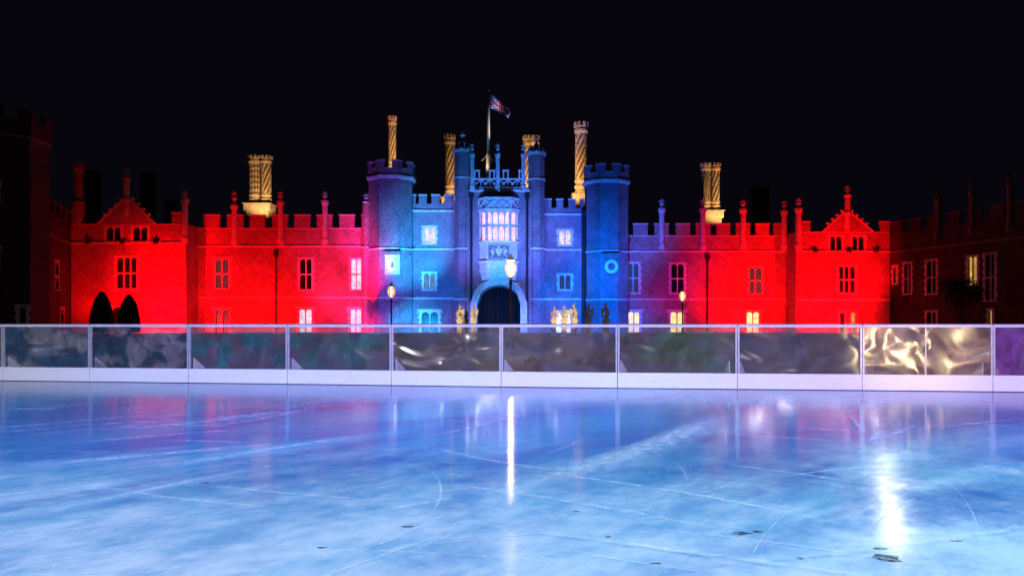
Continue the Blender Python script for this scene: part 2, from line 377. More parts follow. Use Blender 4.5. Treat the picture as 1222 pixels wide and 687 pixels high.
class Plane:
    def __init__(s, x0, y0, x1, y1):
        s.o = Vector((x0, y0, 0)); s.u = Vector((x1-x0, y1-y0, 0)); s.L = s.u.length; s.u.normalize()
        s.n = Vector((s.u.y, -s.u.x, 0))
    def p(s, a, z, d=0.0): q = s.o+s.u*a+s.n*d; return (q.x, q.y, z)
    def s_at(s, px):                       # where the sight column px meets the wall
        k = (px-CX)/F; return (k*s.o.y-s.o.x)/(s.u.x-k*s.u.y)
    def z_at(s, px, py): a = s.s_at(px); return PZ(py, (s.o+s.u*a).y)
def wall(mb, pl, s0, s1, z0, z1, holes=(), depth=0.35):
    """flat wall with real rectangular openings and their reveals"""
    xs = sorted({s0, s1, *[h[0] for h in holes], *[h[1] for h in holes]}); zs = sorted({z0, z1, *[h[2] for h in holes], *[h[3] for h in holes]})
    xs = [x for x in xs if s0 <= x <= s1]; zs = [z for z in zs if z0 <= z <= z1]
    for i in range(len(xs)-1):
        for j in range(len(zs)-1):
            cx = (xs[i]+xs[i+1])/2; cz = (zs[j]+zs[j+1])/2
            if any(h[0] < cx < h[1] and h[2] < cz < h[3] for h in holes): continue
            mb.face([pl.p(xs[i],zs[j]), pl.p(xs[i+1],zs[j]), pl.p(xs[i+1],zs[j+1]), pl.p(xs[i],zs[j+1])])
    for a, b, c, d in holes:
        c = max(c, z0)
        for P in (((a,c),(a,d)), ((b,d),(b,c)), ((a,d),(b,d)), ((b,c),(a,c))):
            (u0,w0),(u1,w1) = P
            mb.face([pl.p(u0,w0), pl.p(u1,w1), pl.p(u1,w1,-depth), pl.p(u0,w0,-depth)])
def window(parent, pl, a, b, z0, z1, cols, rows, glass="glass", label_mould=False, frame_mat="stone", fw=0.28, heads=True, lab=None):
    """stone-dressed mullioned window; opening is a..b x z0..z1"""
    fr = MB(frame_mat)
    # quoined surround standing proud of the wall
    H = z1-z0; n = max(3, int(H/0.45))
    for k in range(n):
        e = fw+(0.14 if k % 2 else 0.0); y0 = z0+H*k/n; y1 = z0+H*(k+1)/n
        fr.pbox(pl, a-e, a+0.02, y0, y1, 0.003, 0.05+0.004*(k % 2)); fr.pbox(pl, b-0.02, b+e, y0, y1, 0.003, 0.05+0.004*(k % 2))
    fr.pbox(pl, a-fw-0.1, b+fw+0.1, z1, z1+fw*0.9, 0.003, 0.06); fr.pbox(pl, a-fw-0.06, b+fw+0.06, z0-fw*0.8, z0, 0.003, 0.13)
    if label_mould:
        fr.pbox(pl, a-fw-0.3, b+fw+0.3, z1+fw*0.9, z1+fw*0.9+0.14, 0.003, 0.22)
        for q in (a-fw-0.3, b+fw+0.16): fr.pbox(pl, q, q+0.14, z1+fw*0.9-0.5, z1+fw*0.9, 0.003, 0.2)
    mw = 0.13; W = b-a; cw = W/cols; rh = H/rows
    for c in range(1, cols): fr.pbox(pl, a+cw*c-mw/2, a+cw*c+mw/2, z0, z1, -0.24, -0.02)
    for r in range(1, rows): fr.pbox(pl, a, b, z0+rh*r-mw/2, z0+rh*r+mw/2, -0.235, -0.03)
    if heads:
        for c in range(cols):
            for r in range(rows):
                l = a+cw*c+mw/2*(c > 0); rr = a+cw*(c+1)-mw/2*(c < cols-1); t = z0+rh*(r+1)-mw/2*(r < rows-1); q = (rr-l)*0.42
                fr.pface(pl, [(l,t-q),(l+q*0.3,t-q*0.35),(l+(rr-l)/2,t-0.01),(l,t-0.01)], -0.22, -0.05)
                fr.pface(pl, [(rr,t-0.01),(l+(rr-l)/2,t-0.01),(rr-q*0.3,t-q*0.35),(rr,t-q)], -0.22, -0.05)
    o = fr.build("window", parent)
    if lab: o["label"] = lab
    g = MB(glass); g.pbox(pl, a+0.003, b-0.003, z0+0.003, z1-0.003, -0.33, -0.30); g.build("pane", o)
    return o
def merlons(mb, pl, spans, z0, z1, th=0.5, cope="stone", body="brick", ch=0.16):
    for a, b in spans:
        mb.use(body).pbox(pl, a, b, z0-0.02, z1-ch, -th, -0.002)
        mb.use(cope).pbox(pl, a-0.07, b+0.07, z1-ch, z1, -th-0.07, 0.08)
def string(mb, pl, s0, s1, z, h=0.22, out=0.18):
    mb.pface(pl, [(s0,z),(s1,z),(s1,z+h),(s0,z+h)], 0.003, out); mb.pbox(pl, s0, s1, z+h, z+h+0.08, 0.003, out*0.55)
def pinnacle(mb, cx, cy, z0, zs, z1, r=0.42):
    """octagonal shaft from z0 to zs with moulded cap, then a small heraldic figure-like finial up to z1"""
    L = zs-z0; f = z1-zs
    mb.lathe(cx, cy, [(r*1.3,z0),(r*1.3,z0+0.12*L),(r,z0+0.16*L),(r*0.95,zs-0.12*L),(r*1.35,zs-0.06*L),(r*1.4,zs),(r*0.8,zs+0.05*f),(r*0.5,zs+0.18*f),(r*0.45,zs+0.3*f),(r*0.9,zs+0.42*f),(r*0.85,zs+0.52*f),(r*0.35,zs+0.6*f),(r*0.3,zs+0.7*f),(r*0.55,zs+0.84*f),(r*0.12,z1)], 8, R(22.5))
    mb.bar((cx-r*1.0,cy,zs+0.72*f),(cx+r*1.0,cy,zs+0.72*f), r*0.24)
def octo(cx, cy, W):
    r = W/2/math.cos(R(22.5)); return [(cx+r*math.cos(R(22.5+45*k)), cy+r*math.sin(R(22.5+45*k))) for k in range(8)]
def octring(mb, cx, cy, W, z, h, out): mb.poly(octo(cx, cy, W+2*out), z, z+h)
def pipe(parent, pl, s, z0, z1, r=0.11):
    m = MB("iron"); a = pl.p(s, z0, 0.2); b = pl.p(s, z1, 0.2); m.bar(a, b, r, 8)
    m.pbox(pl, s-0.32, s+0.32, z1-0.1, z1+0.5, 0.02, 0.45); m.pbox(pl, s-0.2, s+0.2, z1-0.45, z1-0.1, 0.04, 0.36)
    z = z0+2
    while z < z1-1: m.pbox(pl, s-0.17, s+0.17, z, z+0.12, 0.0, 0.33); z += 2.2
    return m.build("drainpipe", parent)

# ================================================================ SETTING
g = MB("gravel"); g.box(-900, 900, -300, 2500, -0.35, -0.05); struct(g.build("ground"))
g = MB("grass"); g.mesh([(-70,18,-0.046),(70,18,-0.046),(70,92,-0.046),(-70,92,-0.046)], [[0,1,2,3]]); struct(g.build("lawn"))
# posts of the far side of the rink (X, Y), near-straight run
posts = []
for px, Y in ((-112,16.3),(3,15.9),(107,15.62),(225,15.3),(343,15.02),(467,14.68),(598,14.34),(737,14.05),(880,13.82),(1029,13.58),(1185,13.32),(1350,13.08)):
    posts.append((PX(px,Y), Y))
BK = [(14.5,-9.0),(-15.5,-9.0)]
ib = MB("ice"); N_ = len(posts)
ring = [(p[0], p[1]-0.02) for p in posts]+[(BK[0][0],BK[0][1]),(BK[1][0],BK[1][1])]
ib.v = [(x,y,0.0) for x,y in ring]; ib.f = [list(range(len(ring)))[::-1]]; ib.fm = [0]; ib.uv = [(x/10,y/10) for x,y in ring]
struct(ib.build("ice_rink"))

# ---- skating marks on the ice
sm = MB("frost_mark"); sm.uv = []
def gpt(px, py): Y = F*CH/(py-HY); return ((px-CX)*Y/F, Y)
def ribbon(pts, wd, z, taper=True):
    n = len(pts)
    for k, (x, y) in enumerate(pts):
        a = Vector(pts[max(0,k-1)]); b = Vector(pts[min(n-1,k+1)]); d = (b-a).normalized(); q = Vector((-d.y, d.x))*wd/2
        i = len(sm.v); sm.v += [(x+q.x,y+q.y,z),(x-q.x,y-q.y,z)]; sm.uv += [(k/(n-1),0),(k/(n-1),1)]
        if k < n-1: sm.f.append([i,i+1,i+3,i+2]); sm.fm.append(0)
def arc(p, q, bow, n=18):
    p = Vector(p); q = Vector(q); d = q-p; nn = Vector((-d.y, d.x))
    return [tuple(p+d*t+nn*bow*4*t*(1-t)) for t in [k/n for k in range(n+1)]]
zz = 0.0042
for a, b, wd, bow in (((860,494),(640,572),0.42,0.03),((862,493),(630,580),0.6,0.035),((850,497),(560,600),0.30,0.02),((342,490),(255,500),0.16,0.0),((345,491),(150,512),0.25,0.02),((0,488),(30,487),0.12,0),
                      ((513,560),(516,612),0.03,0.05),((1010,655),(1100,590),0.03,0.02),((700,520),(640,545),0.03,0.04),((560,640),(700,687),0.05,0.05),((180,560),(430,520),0.20,0.02),
                      ((0,560),(330,530),0.25,0.02),((20,620),(300,560),0.12,0.03),((830,590),(1000,620),0.02,0.05),((780,540),(820,575),0.015,0.06)):
    ribbon(arc(gpt(*a), gpt(*b), bow), wd, zz); zz += 0.00012
for i in range(420):
    x = random.uniform(-9,9); y = random.uniform(2.6,12.5); L = random.uniform(0.3,2.8); an = R(random.choice([25,35,15,60,-20,150])+random.uniform(-14,14))
    ribbon(arc((x,y),(x+L*math.cos(an),min(12.6,y+L*math.sin(an))), random.uniform(-.06,.06)), random.choice([0.008,0.010,0.012,0.016,0.03,0.10]), zz); zz += 0.00003
struct(sm.build("skate_marks"), "stuff")
spots = [(885,636,.20,.05),(905,634,.10,.04),(1057,665,.22,.10),(1050,654,.12,.03),(725,640,.06,.03),(955,688-22,.05,.02),(487,628,.12,.03),(384,653,.10,.025),(1140,645,.12,.02),(782,672,.10,.02),(245,576,.12,.03),(688,610,.06,.02)]
base = None
for i, (px, py, wx, wy) in enumerate(spots):
    x, y = gpt(px, py); m = MB("dirt"); n = 14
    rr = [random.uniform(0.65,1.15) for _ in range(n)]
    P = [(x+wx*.36*rr[k]*math.cos(2*math.pi*k/n), y+wy*.75*rr[k]*math.sin(2*math.pi*k/n)) for k in range(n)]
    m.prism([(a,b,0.001) for a,b in P], [(x+(a-x)*.6, y+(b-y)*.6, 0.003) for a,b in P])
    lab = ["dark smudge of dirt low on the ice right of centre","small brown smudge beside the longer dark smudge right of centre","largest brown smudge of dirt under the right-hand glare streak","thin dark smudge just above the largest brown smudge","dark smudge left of the pair of smudges right of centre","small dark smudge at the bottom right of the ice","dark smudge on pale ice left of the central glare","dark smudge near the bottom edge left of centre","thin dark smudge rightmost on the ice","dark smudge at the bottom edge right of centre","faint dark smudge on the blue ice at left","tiny dark smudge just right of the central glare"][i]
    tag(m.build("dirt_smudge", origin=(x,y,0)), lab, "dirt", "dark smudges on the ice")

# ================================================================ RINK BARRIER
H0, KB = 1.2, 0.292
ord_ = ["leftmost, cut by the frame edge", "second from left", "third from left", "fourth from left"]
PL = ["barrier panel at the far left edge of the photo, only a sliver showing",
 "barrier panel with white scuffs above a pale blue hump, at the left edge",
 "barrier panel with grey scuffing in front of the clipped yews",
 "barrier panel with teal swirls right of the one before the yews",
 "barrier panel with green and purple swirls under the red wall and drainpipe",
 "barrier panel with painted mottled brown reflections below the left octagonal tower and left gold beasts",
 "barrier panel with dark brown mottling below the archway and the right gold beasts",
 "barrier panel with olive green patches below the lit ground windows right of the blue tower",
 "barrier panel with painted dark bluish reflections below the right red wall",
 "barrier panel with bright gold lamp glare and a seam down its middle",
 "barrier panel with painted purple reflections at the right edge",
 "barrier panel beyond the right edge of the photo"]
for i in range(len(posts)-1):
    (x0,y0),(x1,y1) = posts[i], posts[i+1]
    if posts[i][0] > PX(1222, posts[i][1]): continue
    t = thing("barrier_panel", PL[i], "rink barrier", (x0,y0,0), "clear panelled rink barrier along the far side")
    pl = Plane(x0,y0,x1,y1); L = pl.L; g2 = 0.006
    m = MB("white_plastic"); m.pbox(pl, g2, L-g2, 0.012, KB, -0.05, 0.0)
    m.build("kickboard", t)
    m = MB("rail_paint"); m.pbox(pl, g2, L-g2, H0-0.062, H0-0.012, -0.055, 0.012); m.use("rail_cap").pbox(pl, g2, L-g2, H0-0.012, H0+0.003, -0.06, 0.016)
    m.build("top_rail", t)
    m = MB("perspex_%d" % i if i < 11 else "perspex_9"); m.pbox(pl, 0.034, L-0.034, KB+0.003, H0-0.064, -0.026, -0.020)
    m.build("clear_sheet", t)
    for q in (g2, L-0.036):
        m = MB("alu"); m.pbox(pl, q, q+0.03, KB+0.002, H0-0.063, -0.045, 0.004)
        if q == g2: m.bar(pl.p(0.021, 0.62, 0.003), pl.p(0.021, 0.62, 0.014), 0.009, 8); m.bar(pl.p(0.021, 1.05, 0.003), pl.p(0.021, 1.05, 0.014), 0.009, 8)
        m.build("post", t)
    m = MB("white_plastic")
    m.prism([pl.p(0.05,KB,-0.09), pl.p(0.05,KB+0.22,-0.09), pl.p(0.17,KB,-0.30)], [pl.p(0.075,KB,-0.09), pl.p(0.075,KB+0.22,-0.09), pl.p(0.195,KB,-0.30)])
    if i in (7, 9): m.build("brace", t); m = MB("white_plastic"); m.prism([pl.p(L-0.14,KB,-0.09), pl.p(L-0.14,KB+0.22,-0.09), pl.p(L-0.20,KB,-0.30)], [pl.p(L-0.115,KB,-0.09), pl.p(L-0.115,KB+0.22,-0.09), pl.p(L-0.175,KB,-0.30)])
    m.build("brace", t)
    if i == 9: m = MB("alu"); m.pbox(pl, L*0.49, L*0.49+0.014, KB+0.002, H0-0.063, -0.032, -0.012); m.build("seam_strip", t)
    m = MB("lead"); m.pbox(pl, g2, L-g2, 0.0, 0.011, -0.045, -0.008); m.build("seal", t)
# near side of the rink, behind the viewer: what the wavy sheets mirror
def cloth_tent(name, label, x0, x1, y, hz, mat):
    t = thing(name, label, "tent", ((x0+x1)/2, y, 0))
    m = MB(mat); n = 24
    for k in range(n):
        a = x0+(x1-x0)*k/n; b = x0+(x1-x0)*(k+1)/n
        m.box(a, b-0.03, y-0.1-0.05*(k % 2), y-0.05*(k % 2), -0.05, hz)
    m.build("side_wall", t)
    m = MB("marquee_cloth"); c = (x0+x1)/2
    m.prism([(x0-.4,y-7,hz),(x1+.4,y-7,hz),(x1+.4,y+.3,hz),(x0-.4,y+.3,hz)], [(x0-.4,y-3.6,hz+2),(x1+.4,y-3.6,hz+2),(x1+.4,y-3.3,hz+2),(x0-.4,y-3.3,hz+2)]); m.build("roof", t)
cloth_tent("marquee", "pale marquee with pleated walls behind the near side of the rink", -16, 0, -17, 3.0, "marquee_cloth")
cloth_tent("purple_marquee", "purple walled marquee behind the near side of the rink", 13, 26, -14, 3.2, "purple_cloth")
area("marquee_light", (-8,-11,4.2), (-8,-17,1.0), (1,0.85,0.8), 260, 2, 0.5)
area("marquee_light", (18,-9,4.2), (18,-14,1.0), (0.8,0.4,1), 300, 2, 0.5)

# ================================================================ PALACE
def rect_block(root, pl, L, depth, ztop, holes, brick="brick", z0=-0.05, roofz=None):
    m = MB(brick); wall(m, pl, 0, L, z0, ztop, holes)
    m.face([pl.p(0,z0), pl.p(0,ztop), pl.p(0,ztop,-depth), pl.p(0,z0,-depth)]); m.face([pl.p(L,ztop), pl.p(L,z0), pl.p(L,z0,-depth), pl.p(L,ztop,-depth)])
    m.face([pl.p(0,ztop), pl.p(L,ztop), pl.p(L,ztop,-0.5), pl.p(0,ztop,-0.5)])
    m.face([pl.p(0,ztop,-0.5), pl.p(L,ztop,-0.5), pl.p(L,ztop-1,-0.5), pl.p(0,ztop-1,-0.5)])
    o = m.build("wall", root)
    r = MB("slate"); zr = ztop-1.0; r.prism([pl.p(0.02,zr,-0.52), pl.p(L-0.02,zr,-0.52), pl.p(L-0.02,zr,-depth+0.02), pl.p(0.02,zr,-depth+0.02)],
        [pl.p(0.02,zr+0.6,-depth/2+0.2), pl.p(L-0.02,zr+0.6,-depth/2+0.2), pl.p(L-0.02,zr+0.6,-depth/2-0.2), pl.p(0.02,zr+0.6,-depth/2-0.2)])
    r.build("roof", o)
    bk = MB("void"); bk.pbox(pl, 0.05, L-0.05, z0, ztop-1.2, -0.9, -0.8); bk.build("inner_wall", o)
    return o
def front(px0, px1, Y): return Plane(PX(px0,Y), Y, PX(px1,Y), Y)
def wins(root, pl, Y, specs):
    hs = []
    for (p0,p1,q0,q1,c,r,gm,lm) in specs:
        a, b, z1, z0 = pl.s_at(p0), pl.s_at(p1), PZ(q0,Y), PZ(q1,Y); hs.append((a,b,z0,z1)); window(root, pl, a, b, z0, z1, c, r, gm, lm)
    return hs
def pins(root, Y, lst, r=0.40, mat="stone"):
    for (px, pt, ps, pb) in lst:
        m = MB(mat); pinnacle(m, PX(px,Y), Y-0.1, PZ(pb,Y), PZ(ps,Y), PZ(pt,Y), r); m.build("pinnacle", root, smooth=False)

# ---- left wing
Y = 110; pl = front(224, 444, Y)
t = thing("palace_wing", "long red-lit brick palace wing with battlements left of the clock towers", "palace wing", (PX(330,Y),Y,0), "battlemented palace wings")
hs = wins(t, pl, Y, [(257,273,309,344,2,2,"lit_dim",True),(358,372,309,345,2,2,"glass",False),(419,431,309,345,2,2,"lit_pale",False),
                     (257,273,369,400,2,1,"lit_dim",True),(357,372,369,400,2,1,"lit_pale",True),(418,431,369,400,2,1,"lit_pale",True)])
w_ = rect_block(t, pl, pl.L, 9, PZ(272,Y), hs)
m = MB("brick"); merlons(m, pl, [(pl.s_at(a),pl.s_at(b)) for a,b in ((243,262),(271,290),(298,316),(325,343),(351,370),(378,396),(405,423),(431.5,439))], PZ(272,Y), PZ(256,Y))
m.use("stone").pbox(pl, 0, pl.L, PZ(272,Y)-0.12, PZ(272,Y)+0.0, 0.002, 0.07); m.build("battlement", t)
m = MB("stone"); string(m, pl, 0, pl.L, PZ(295,Y)); m.build("string_course", t); m = MB("stone"); string(m, pl, 0, pl.L, PZ(356,Y), 0.16, 0.12); m.build("string_course", t)
pins(t, Y, [(280,227.5,245,292),(335,227.5,241,292),(388,228,240,292)])
pipe(t, pl, pl.s_at(330), 0, PZ(304,Y))
# ---- left gabled bay
def gabled_bay(px0, px1, Y, label, par_y, apex, gl, gr, mer, strings, twin, main, low, pinl, brick="brick", depth=12):
    pl = front(px0, px1, Y)
    t = thing("gabled_bay", label, "palace bay", (PX((px0+px1)/2,Y),Y,0), "gabled end bays of the palace front")
    hs = wins(t, pl, Y, twin+main+low)
    w_ = rect_block(t, pl, pl.L, depth, PZ(par_y,Y), hs)
    m = MB("brick"); za = PZ(apex[1],Y); zb = PZ(gl[1],Y)
    a, c, b = pl.s_at(gl[0]), pl.s_at(apex[0]), pl.s_at(gr[0]); m.pface(pl, [(a,zb),(b,zb),(c,za)], -0.5, -0.002)
    m.use("stone")
    for (s0, s1) in ((a,c),(b,c)):
        m.pface(pl, [(s0,zb+0.02),(s1,za+0.02),(s1,za+0.32),(s0-(0.25 if s0 < s1 else -0.25),zb+0.05)], -0.6, 0.1)
    gb = m.build("gable", t)
    for (s0, sg) in ((a,1),(b,-1)):
        for k in range(1, 5):
            q = k/5.0; s_ = s0+(c-s0)*q; z_ = zb+(za-zb)*q+0.3
            k_ = MB("stone"); k_.lathe(*pl.p(s_,0,-0.2)[:2], [(0.10,z_-0.05),(0.12,z_+0.1),(0.28,z_+0.25),(0.30,z_+0.38),(0.12,z_+0.55)], 7); k_.build("crocket", gb)
    m = MB("stone"); m.lathe(*pl.p(c,0,-0.1)[:2], [(0.42,PZ(apex[1]+22,Y)),(0.42,za)], 8); m.build("gable_shaft", t)
    m = MB("brick")
    merlons(m, pl, [(pl.s_at(a_),pl.s_at(b_)) for a_,b_,_ in mer], PZ(par_y,Y), PZ(mer[0][2],Y)); 
    m.use("stone").pbox(pl, 0, pl.L, PZ(par_y,Y)-0.14, PZ(par_y,Y), 0.002, 0.07); m.build("battlement", t)
    for sy in strings: m = MB("stone"); string(m, pl, 0, pl.L, PZ(sy,Y)); m.build("string_course", t)
    pins(t, Y, pinl)
    for (gx, gy) in [(px0+22,strings[0]), (gl[0]+29,strings[0]), (gr[0]+3,strings[0])]:
        m = MB("stone_dark"); x,y,z = pl.p(pl.s_at(gx),PZ(gy,Y),0.3); m.ball((x,y,z), 0.32,0.42,0.28); m.ball((x+0.1,y-0.35,z-0.05),0.18,0.25,0.16); m.bar((x-0.3,y,z+0.1),(x-0.5,y,z+0.45),0.09); m.bar((x+0.3,y,z+0.1),(x+0.5,y,z+0.4),0.09); m.build("gargoyle", t)
    return t, pl
tw = lambda x0,x1,y0,y1: [(x0,x1,y0,y1,2,1,"glass",False)]
lb, pl = gabled_bay(85, 222, 106, "red-lit gabled bay behind the two clipped yews", 267, (151,236), (118,267), (184,267),
    [(205,222,253),(85.5,90,253)], [291], tw(127,144,271,288)+tw(159,176,271,288), [(139.5,163.5,307,344,3,2,"glass",False)], [(134,146,366,400,1,1,"glass",False)],
    [(151.5,201,213,240),(221,227,238,290)])
m = MB("brick"); x = PX(91,106); m.lathe(x, 106.6, [(0.85,PZ(268,106)),(0.85,PZ(240,106)),(0.55,PZ(236,106)),(0.5,PZ(205,106)),(0.8,PZ(202,106)),(0.8,PZ(195,106))], 10); m.build("chimney_turret", lb)
# ---- left slim turret (pure red)
Y = 107.3; t = thing("slim_turret", "very thin turret glowing red against the left clock tower", "turret", (PX(436.5,Y),Y,0))
m = MB("brick"); m.poly(octo(PX(436.5,Y),Y+0.4,PX(441,Y)-PX(432,Y)), -0.05, PZ(245,Y)); m.build("shaft", t)
m = MB("stone"); pinnacle(m, PX(436.5,Y), Y+0.4, PZ(245,Y), PZ(241,Y), PZ(230,Y), 0.45); m.build("finial", t)
m = MB("stone"); 
for q in (296,356): m = MB("stone"); octring(m, PX(436.5,Y), Y+0.4, PX(441,Y)-PX(432,Y), PZ(q,Y), 0.25, 0.12); m.build("string_course", t)
# ---- octagonal clock towers
def oct_tower(px0, px1, Yc, label, top, cren, cap, strs, roundel, disc):
    W = PX(px1,Yc)-PX(px0,Yc); cx = PX((px0+px1)/2,Yc); Yf = Yc-W/2; cx = PX((px0+px1)/2, Yc)
    t = thing("octagonal_tower", label, "tower", (cx,Yc,0), "octagonal towers flanking the gatehouse")
    PZ = lambda py, Y_: CH+(HY-py)*Yf/F
    m = MB("tower_brick"); m.poly(octo(cx,Yc,W), -0.05, PZ(cap,Yc)); m.build("wall", t)
    m = MB("tower_brick"); zc = PZ(cren,Yc); zt = PZ(top,Yc); Wp = W+0.25
    P = octo(cx,Yc,Wp); Pi = octo(cx,Yc,Wp-1.0)
    for k in range(8):
        a, b = Vector(P[k]), Vector(P[(k+1)%8]); ai, bi = Vector(Pi[k]), Vector(Pi[(k+1)%8])
        m.use("tower_brick").poly([a,b,bi,ai], PZ(cap,Yc)+0.02, zc)
        for (u,v) in ((0.0,0.30),(0.70,1.0)):
            q = [a.lerp(b,u), a.lerp(b,v), ai.lerp(bi,v), ai.lerp(bi,u)]; m.use("tower_brick").poly(q, zc, zt-0.2)
            c_ = sum(q, Vector((0,0)))/4; q2 = [c_+(p-c_)*1.12 for p in q]; m.use("stone").poly(q2, zt-0.2, zt)
        q = [a.lerp(b,.3), a.lerp(b,.7), ai.lerp(bi,.7), ai.lerp(bi,.3)]; m.use("stone").poly([Vector(z_)for z_ in q], zc+0.002, zc+0.12)
    m.build("battlement", t)
    m = MB("stone"); octring(m, cx, Yc, W, PZ(cap,Yc)-0.25, 0.3, 0.28); octring(m, cx, Yc, W, PZ(cap,Yc)-0.45, 0.2, 0.14)
    m.build("string_course", t)
    for q in strs: m = MB("stone"); octring(m, cx, Yc, W, PZ(q,Yc), 0.2, 0.14); m.build("string_course", t)
    pl = front(px0, px1, Yf); x0,x1,y0,y1 = roundel
    a,b,z1,z0 = pl.s_at(x0),pl.s_at(x1),PZ(y0,Yf),PZ(y1,Yf)
    f = MB("stone_dark" if disc == "stone" else "stone"); fw = 0.16
    for (p,q,r_,s_) in ((a,b,z0,z0+fw),(a,b,z1-fw,z1),(a,a+fw,z0+fw,z1-fw),(b-fw,b,z0+fw,z1-fw)): f.pbox(pl,p,q,r_,s_,0.003,0.14)
    f.pbox(pl, a+fw, b-fw, z0+fw, z1-fw, 0.003, 0.03)
    fo = f.build("roundel_frame", t)
    f = MB("stone_dark"); f.pbox(pl, a-0.1, b+0.1, z1+0.01, z1+0.45, 0.003, 0.45); f.build("roundel_hood", fo)
    f = MB("roundel_white"); cxr = (a+b)/2; cz = (z0+z1)/2; rr = (b-a)/2-0.17
    f.pface(pl, [(cxr+rr*math.cos(2*math.pi*k/28), cz+rr*math.sin(2*math.pi*k/28)) for k in range(28)], 0.032, 0.10); 
    f.use("stone_dark" if disc != "roundel_white" else "roundel_white").pface(pl, [(cxr+rr*.55*math.cos(2*math.pi*k/20), cz+rr*.55*math.sin(2*math.pi*k/20)) for k in range(20)], 0.102, 0.13)
    x,y,z = pl.p(cxr,cz,0.14); f.use("stone_dark"); f.ball((x,y,z+rr*0.12), rr*.2,rr*.15,rr*.26); f.ball((x,y,z-rr*0.28), rr*.34,rr*.12,rr*.2)
    f.build("roundel", fo)
simple("roundel_white", (0.85,0.85,0.85), 0.5, 0.05)
oct_tower(442, 493, 108.6, "octagonal tower pink on its left face with a white roundel, left of the gatehouse", 190.5, 201, 209, [297,356], (459.5,477.5,304,327), "roundel_white")
oct_tower(699, 748, 108.6, "octagonal tower lit deep blue with a blue roundel, right of the gatehouse", 195, 206, 214, [300,358], (720,739,306,330), "stone")
# ---- linking blocks of the gatehouse
def link_block(px0, px1, label, mer, mt, mc, strs, ws):
    Y = 108; pl = front(px0,px1,Y); t = thing("linking_range", label, "palace range", (PX((px0+px1)/2,Y),Y,0), "short ranges linking gatehouse and towers")
    hs = wins(t, pl, Y, ws); rect_block(t, pl, pl.L, 8, PZ(mc,Y), hs, "tower_brick")
    m = MB("tower_brick"); merlons(m, pl, [(pl.s_at(a),pl.s_at(b)) for a,b in mer], PZ(mc,Y), PZ(mt,Y), body="tower_brick"); m.build("battlement", t)
    for k, q in enumerate(strs): m = MB("stone"); string(m, pl, 0, pl.L, PZ(q,Y), 0.2 if k else 0.28, 0.16); m.build("string_course", t)
    return t, pl
lt, pl = link_block(492, 543, "cyan and violet lit range between the left octagonal tower and the gatehouse", [(493,496),(500,509),(515,524.5),(530.5,541.5)], 232, 243, [253,298,357],
    [(506,519,271,290,2,1,"lit_pale",False),(506,519,326,345,2,1,"lit_blue",False),(503,523,372,400,2,1,"glass",True)])
lt2, pl2 = link_block(648, 701, "deep blue lit range between the gatehouse and the right octagonal tower", [(649.5,658),(664,672),(678.5,687),(692.5,697)], 237, 248, [257,299,358],
    [(667.5,681,275,292,2,1,"lit_pale",False),(667.5,681,328,345,2,1,"lit_bluedim",False),(664,681,373,400,2,1,"lit_warm",True)])
pipe(lt2, pl2, pl2.s_at(696.5), 0, PZ(255,108), 0.3)
# ---- gatehouse
Y = 106; pl = front(556, 638, Y)
gt = thing("gatehouse", "tall central gatehouse with dark archway and glowing pink oriel window", "gatehouse", (PX(596,Y),Y,0))
aL,aR,aT = pl.s_at(569.5), pl.s_at(621), PZ(340,Y); ac = (aL+aR)/2
orh = (pl.s_at(577), pl.s_at(613), PZ(289,Y), PZ(253,Y))
m = MB("tower_brick"); wall(m, pl, 0, pl.L, -0.05, PZ(226,Y), [(aL,aR,-0.05,aT)], 6.0)
m.face([pl.p(0,-0.05), pl.p(0,PZ(226,Y)), pl.p(0,PZ(226,Y),-9), pl.p(0,-0.05,-9)]); m.face([pl.p(pl.L,-0.05), pl.p(pl.L,PZ(226,Y)), pl.p(pl.L,PZ(226,Y),-9), pl.p(pl.L,-0.05,-9)])
m.face([pl.p(0,PZ(226,Y)), pl.p(pl.L,PZ(226,Y)), pl.p(pl.L,PZ(226,Y),-9), pl.p(0,PZ(226,Y),-9)])
m.build("wall", gt)
def arch(ax, bx, top, spring, n=12):       # four-centred Tudor arch points, left to right
    c = (ax+bx)/2; h = top-spring; w2 = (bx-ax)/2; P = []
    for k in range(n+1):
        u = -1+2*k/n; P.append((c+u*w2, spring+h*(max(0,1-abs(u)**2.4))**0.5*(0.93+0.07*(1-abs(u)))))
    return P
sp = PZ(362,Y)
A = arch(aL,aR,aT-0.02,sp)
m = MB("stone")
for k in range(len(A)-1):
    m.pface(pl, [A[k],A[k+1],(A[k+1][0],aT+0.001),(A[k][0],aT+0.001)], -5.9, 0.0)
m.build("arch_spandrel", gt)
m = MB("stone")
steps = [(0.0,0.30,0.10),(0.30,0.62,0.26),(0.62,0.95,0.42)]
for (i0,i1,dd) in steps:
    I = arch(aL-i0,aR+i0,aT+i0*0.9,sp); O = arch(aL-i1,aR+i1,aT+i1*0.9,sp)
    for k in range(len(I)-1): m.pface(pl, [I[k],I[k+1],O[k+1],O[k]], 0.003, dd)
    m.pbox(pl, aL-i1, aL-i0, 0, sp, 0.003, dd); m.pbox(pl, aR+i0, aR+i1, 0, sp, 0.003, dd)
m.build("arch_moulding", gt)
m = MB("oak"); n = 10
for k in range(n): m.pbox(pl, aL+(aR-aL)*k/n+0.02, aL+(aR-aL)*(k+1)/n-0.02, 0.0, aT, -5.6, -5.45+0.03*(k%2))
m.build("gate", gt)
m = MB("void"); m.pbox(pl, aL, aR, -0.04, -0.02, -5.9, 0); m.build("passage_floor", gt)
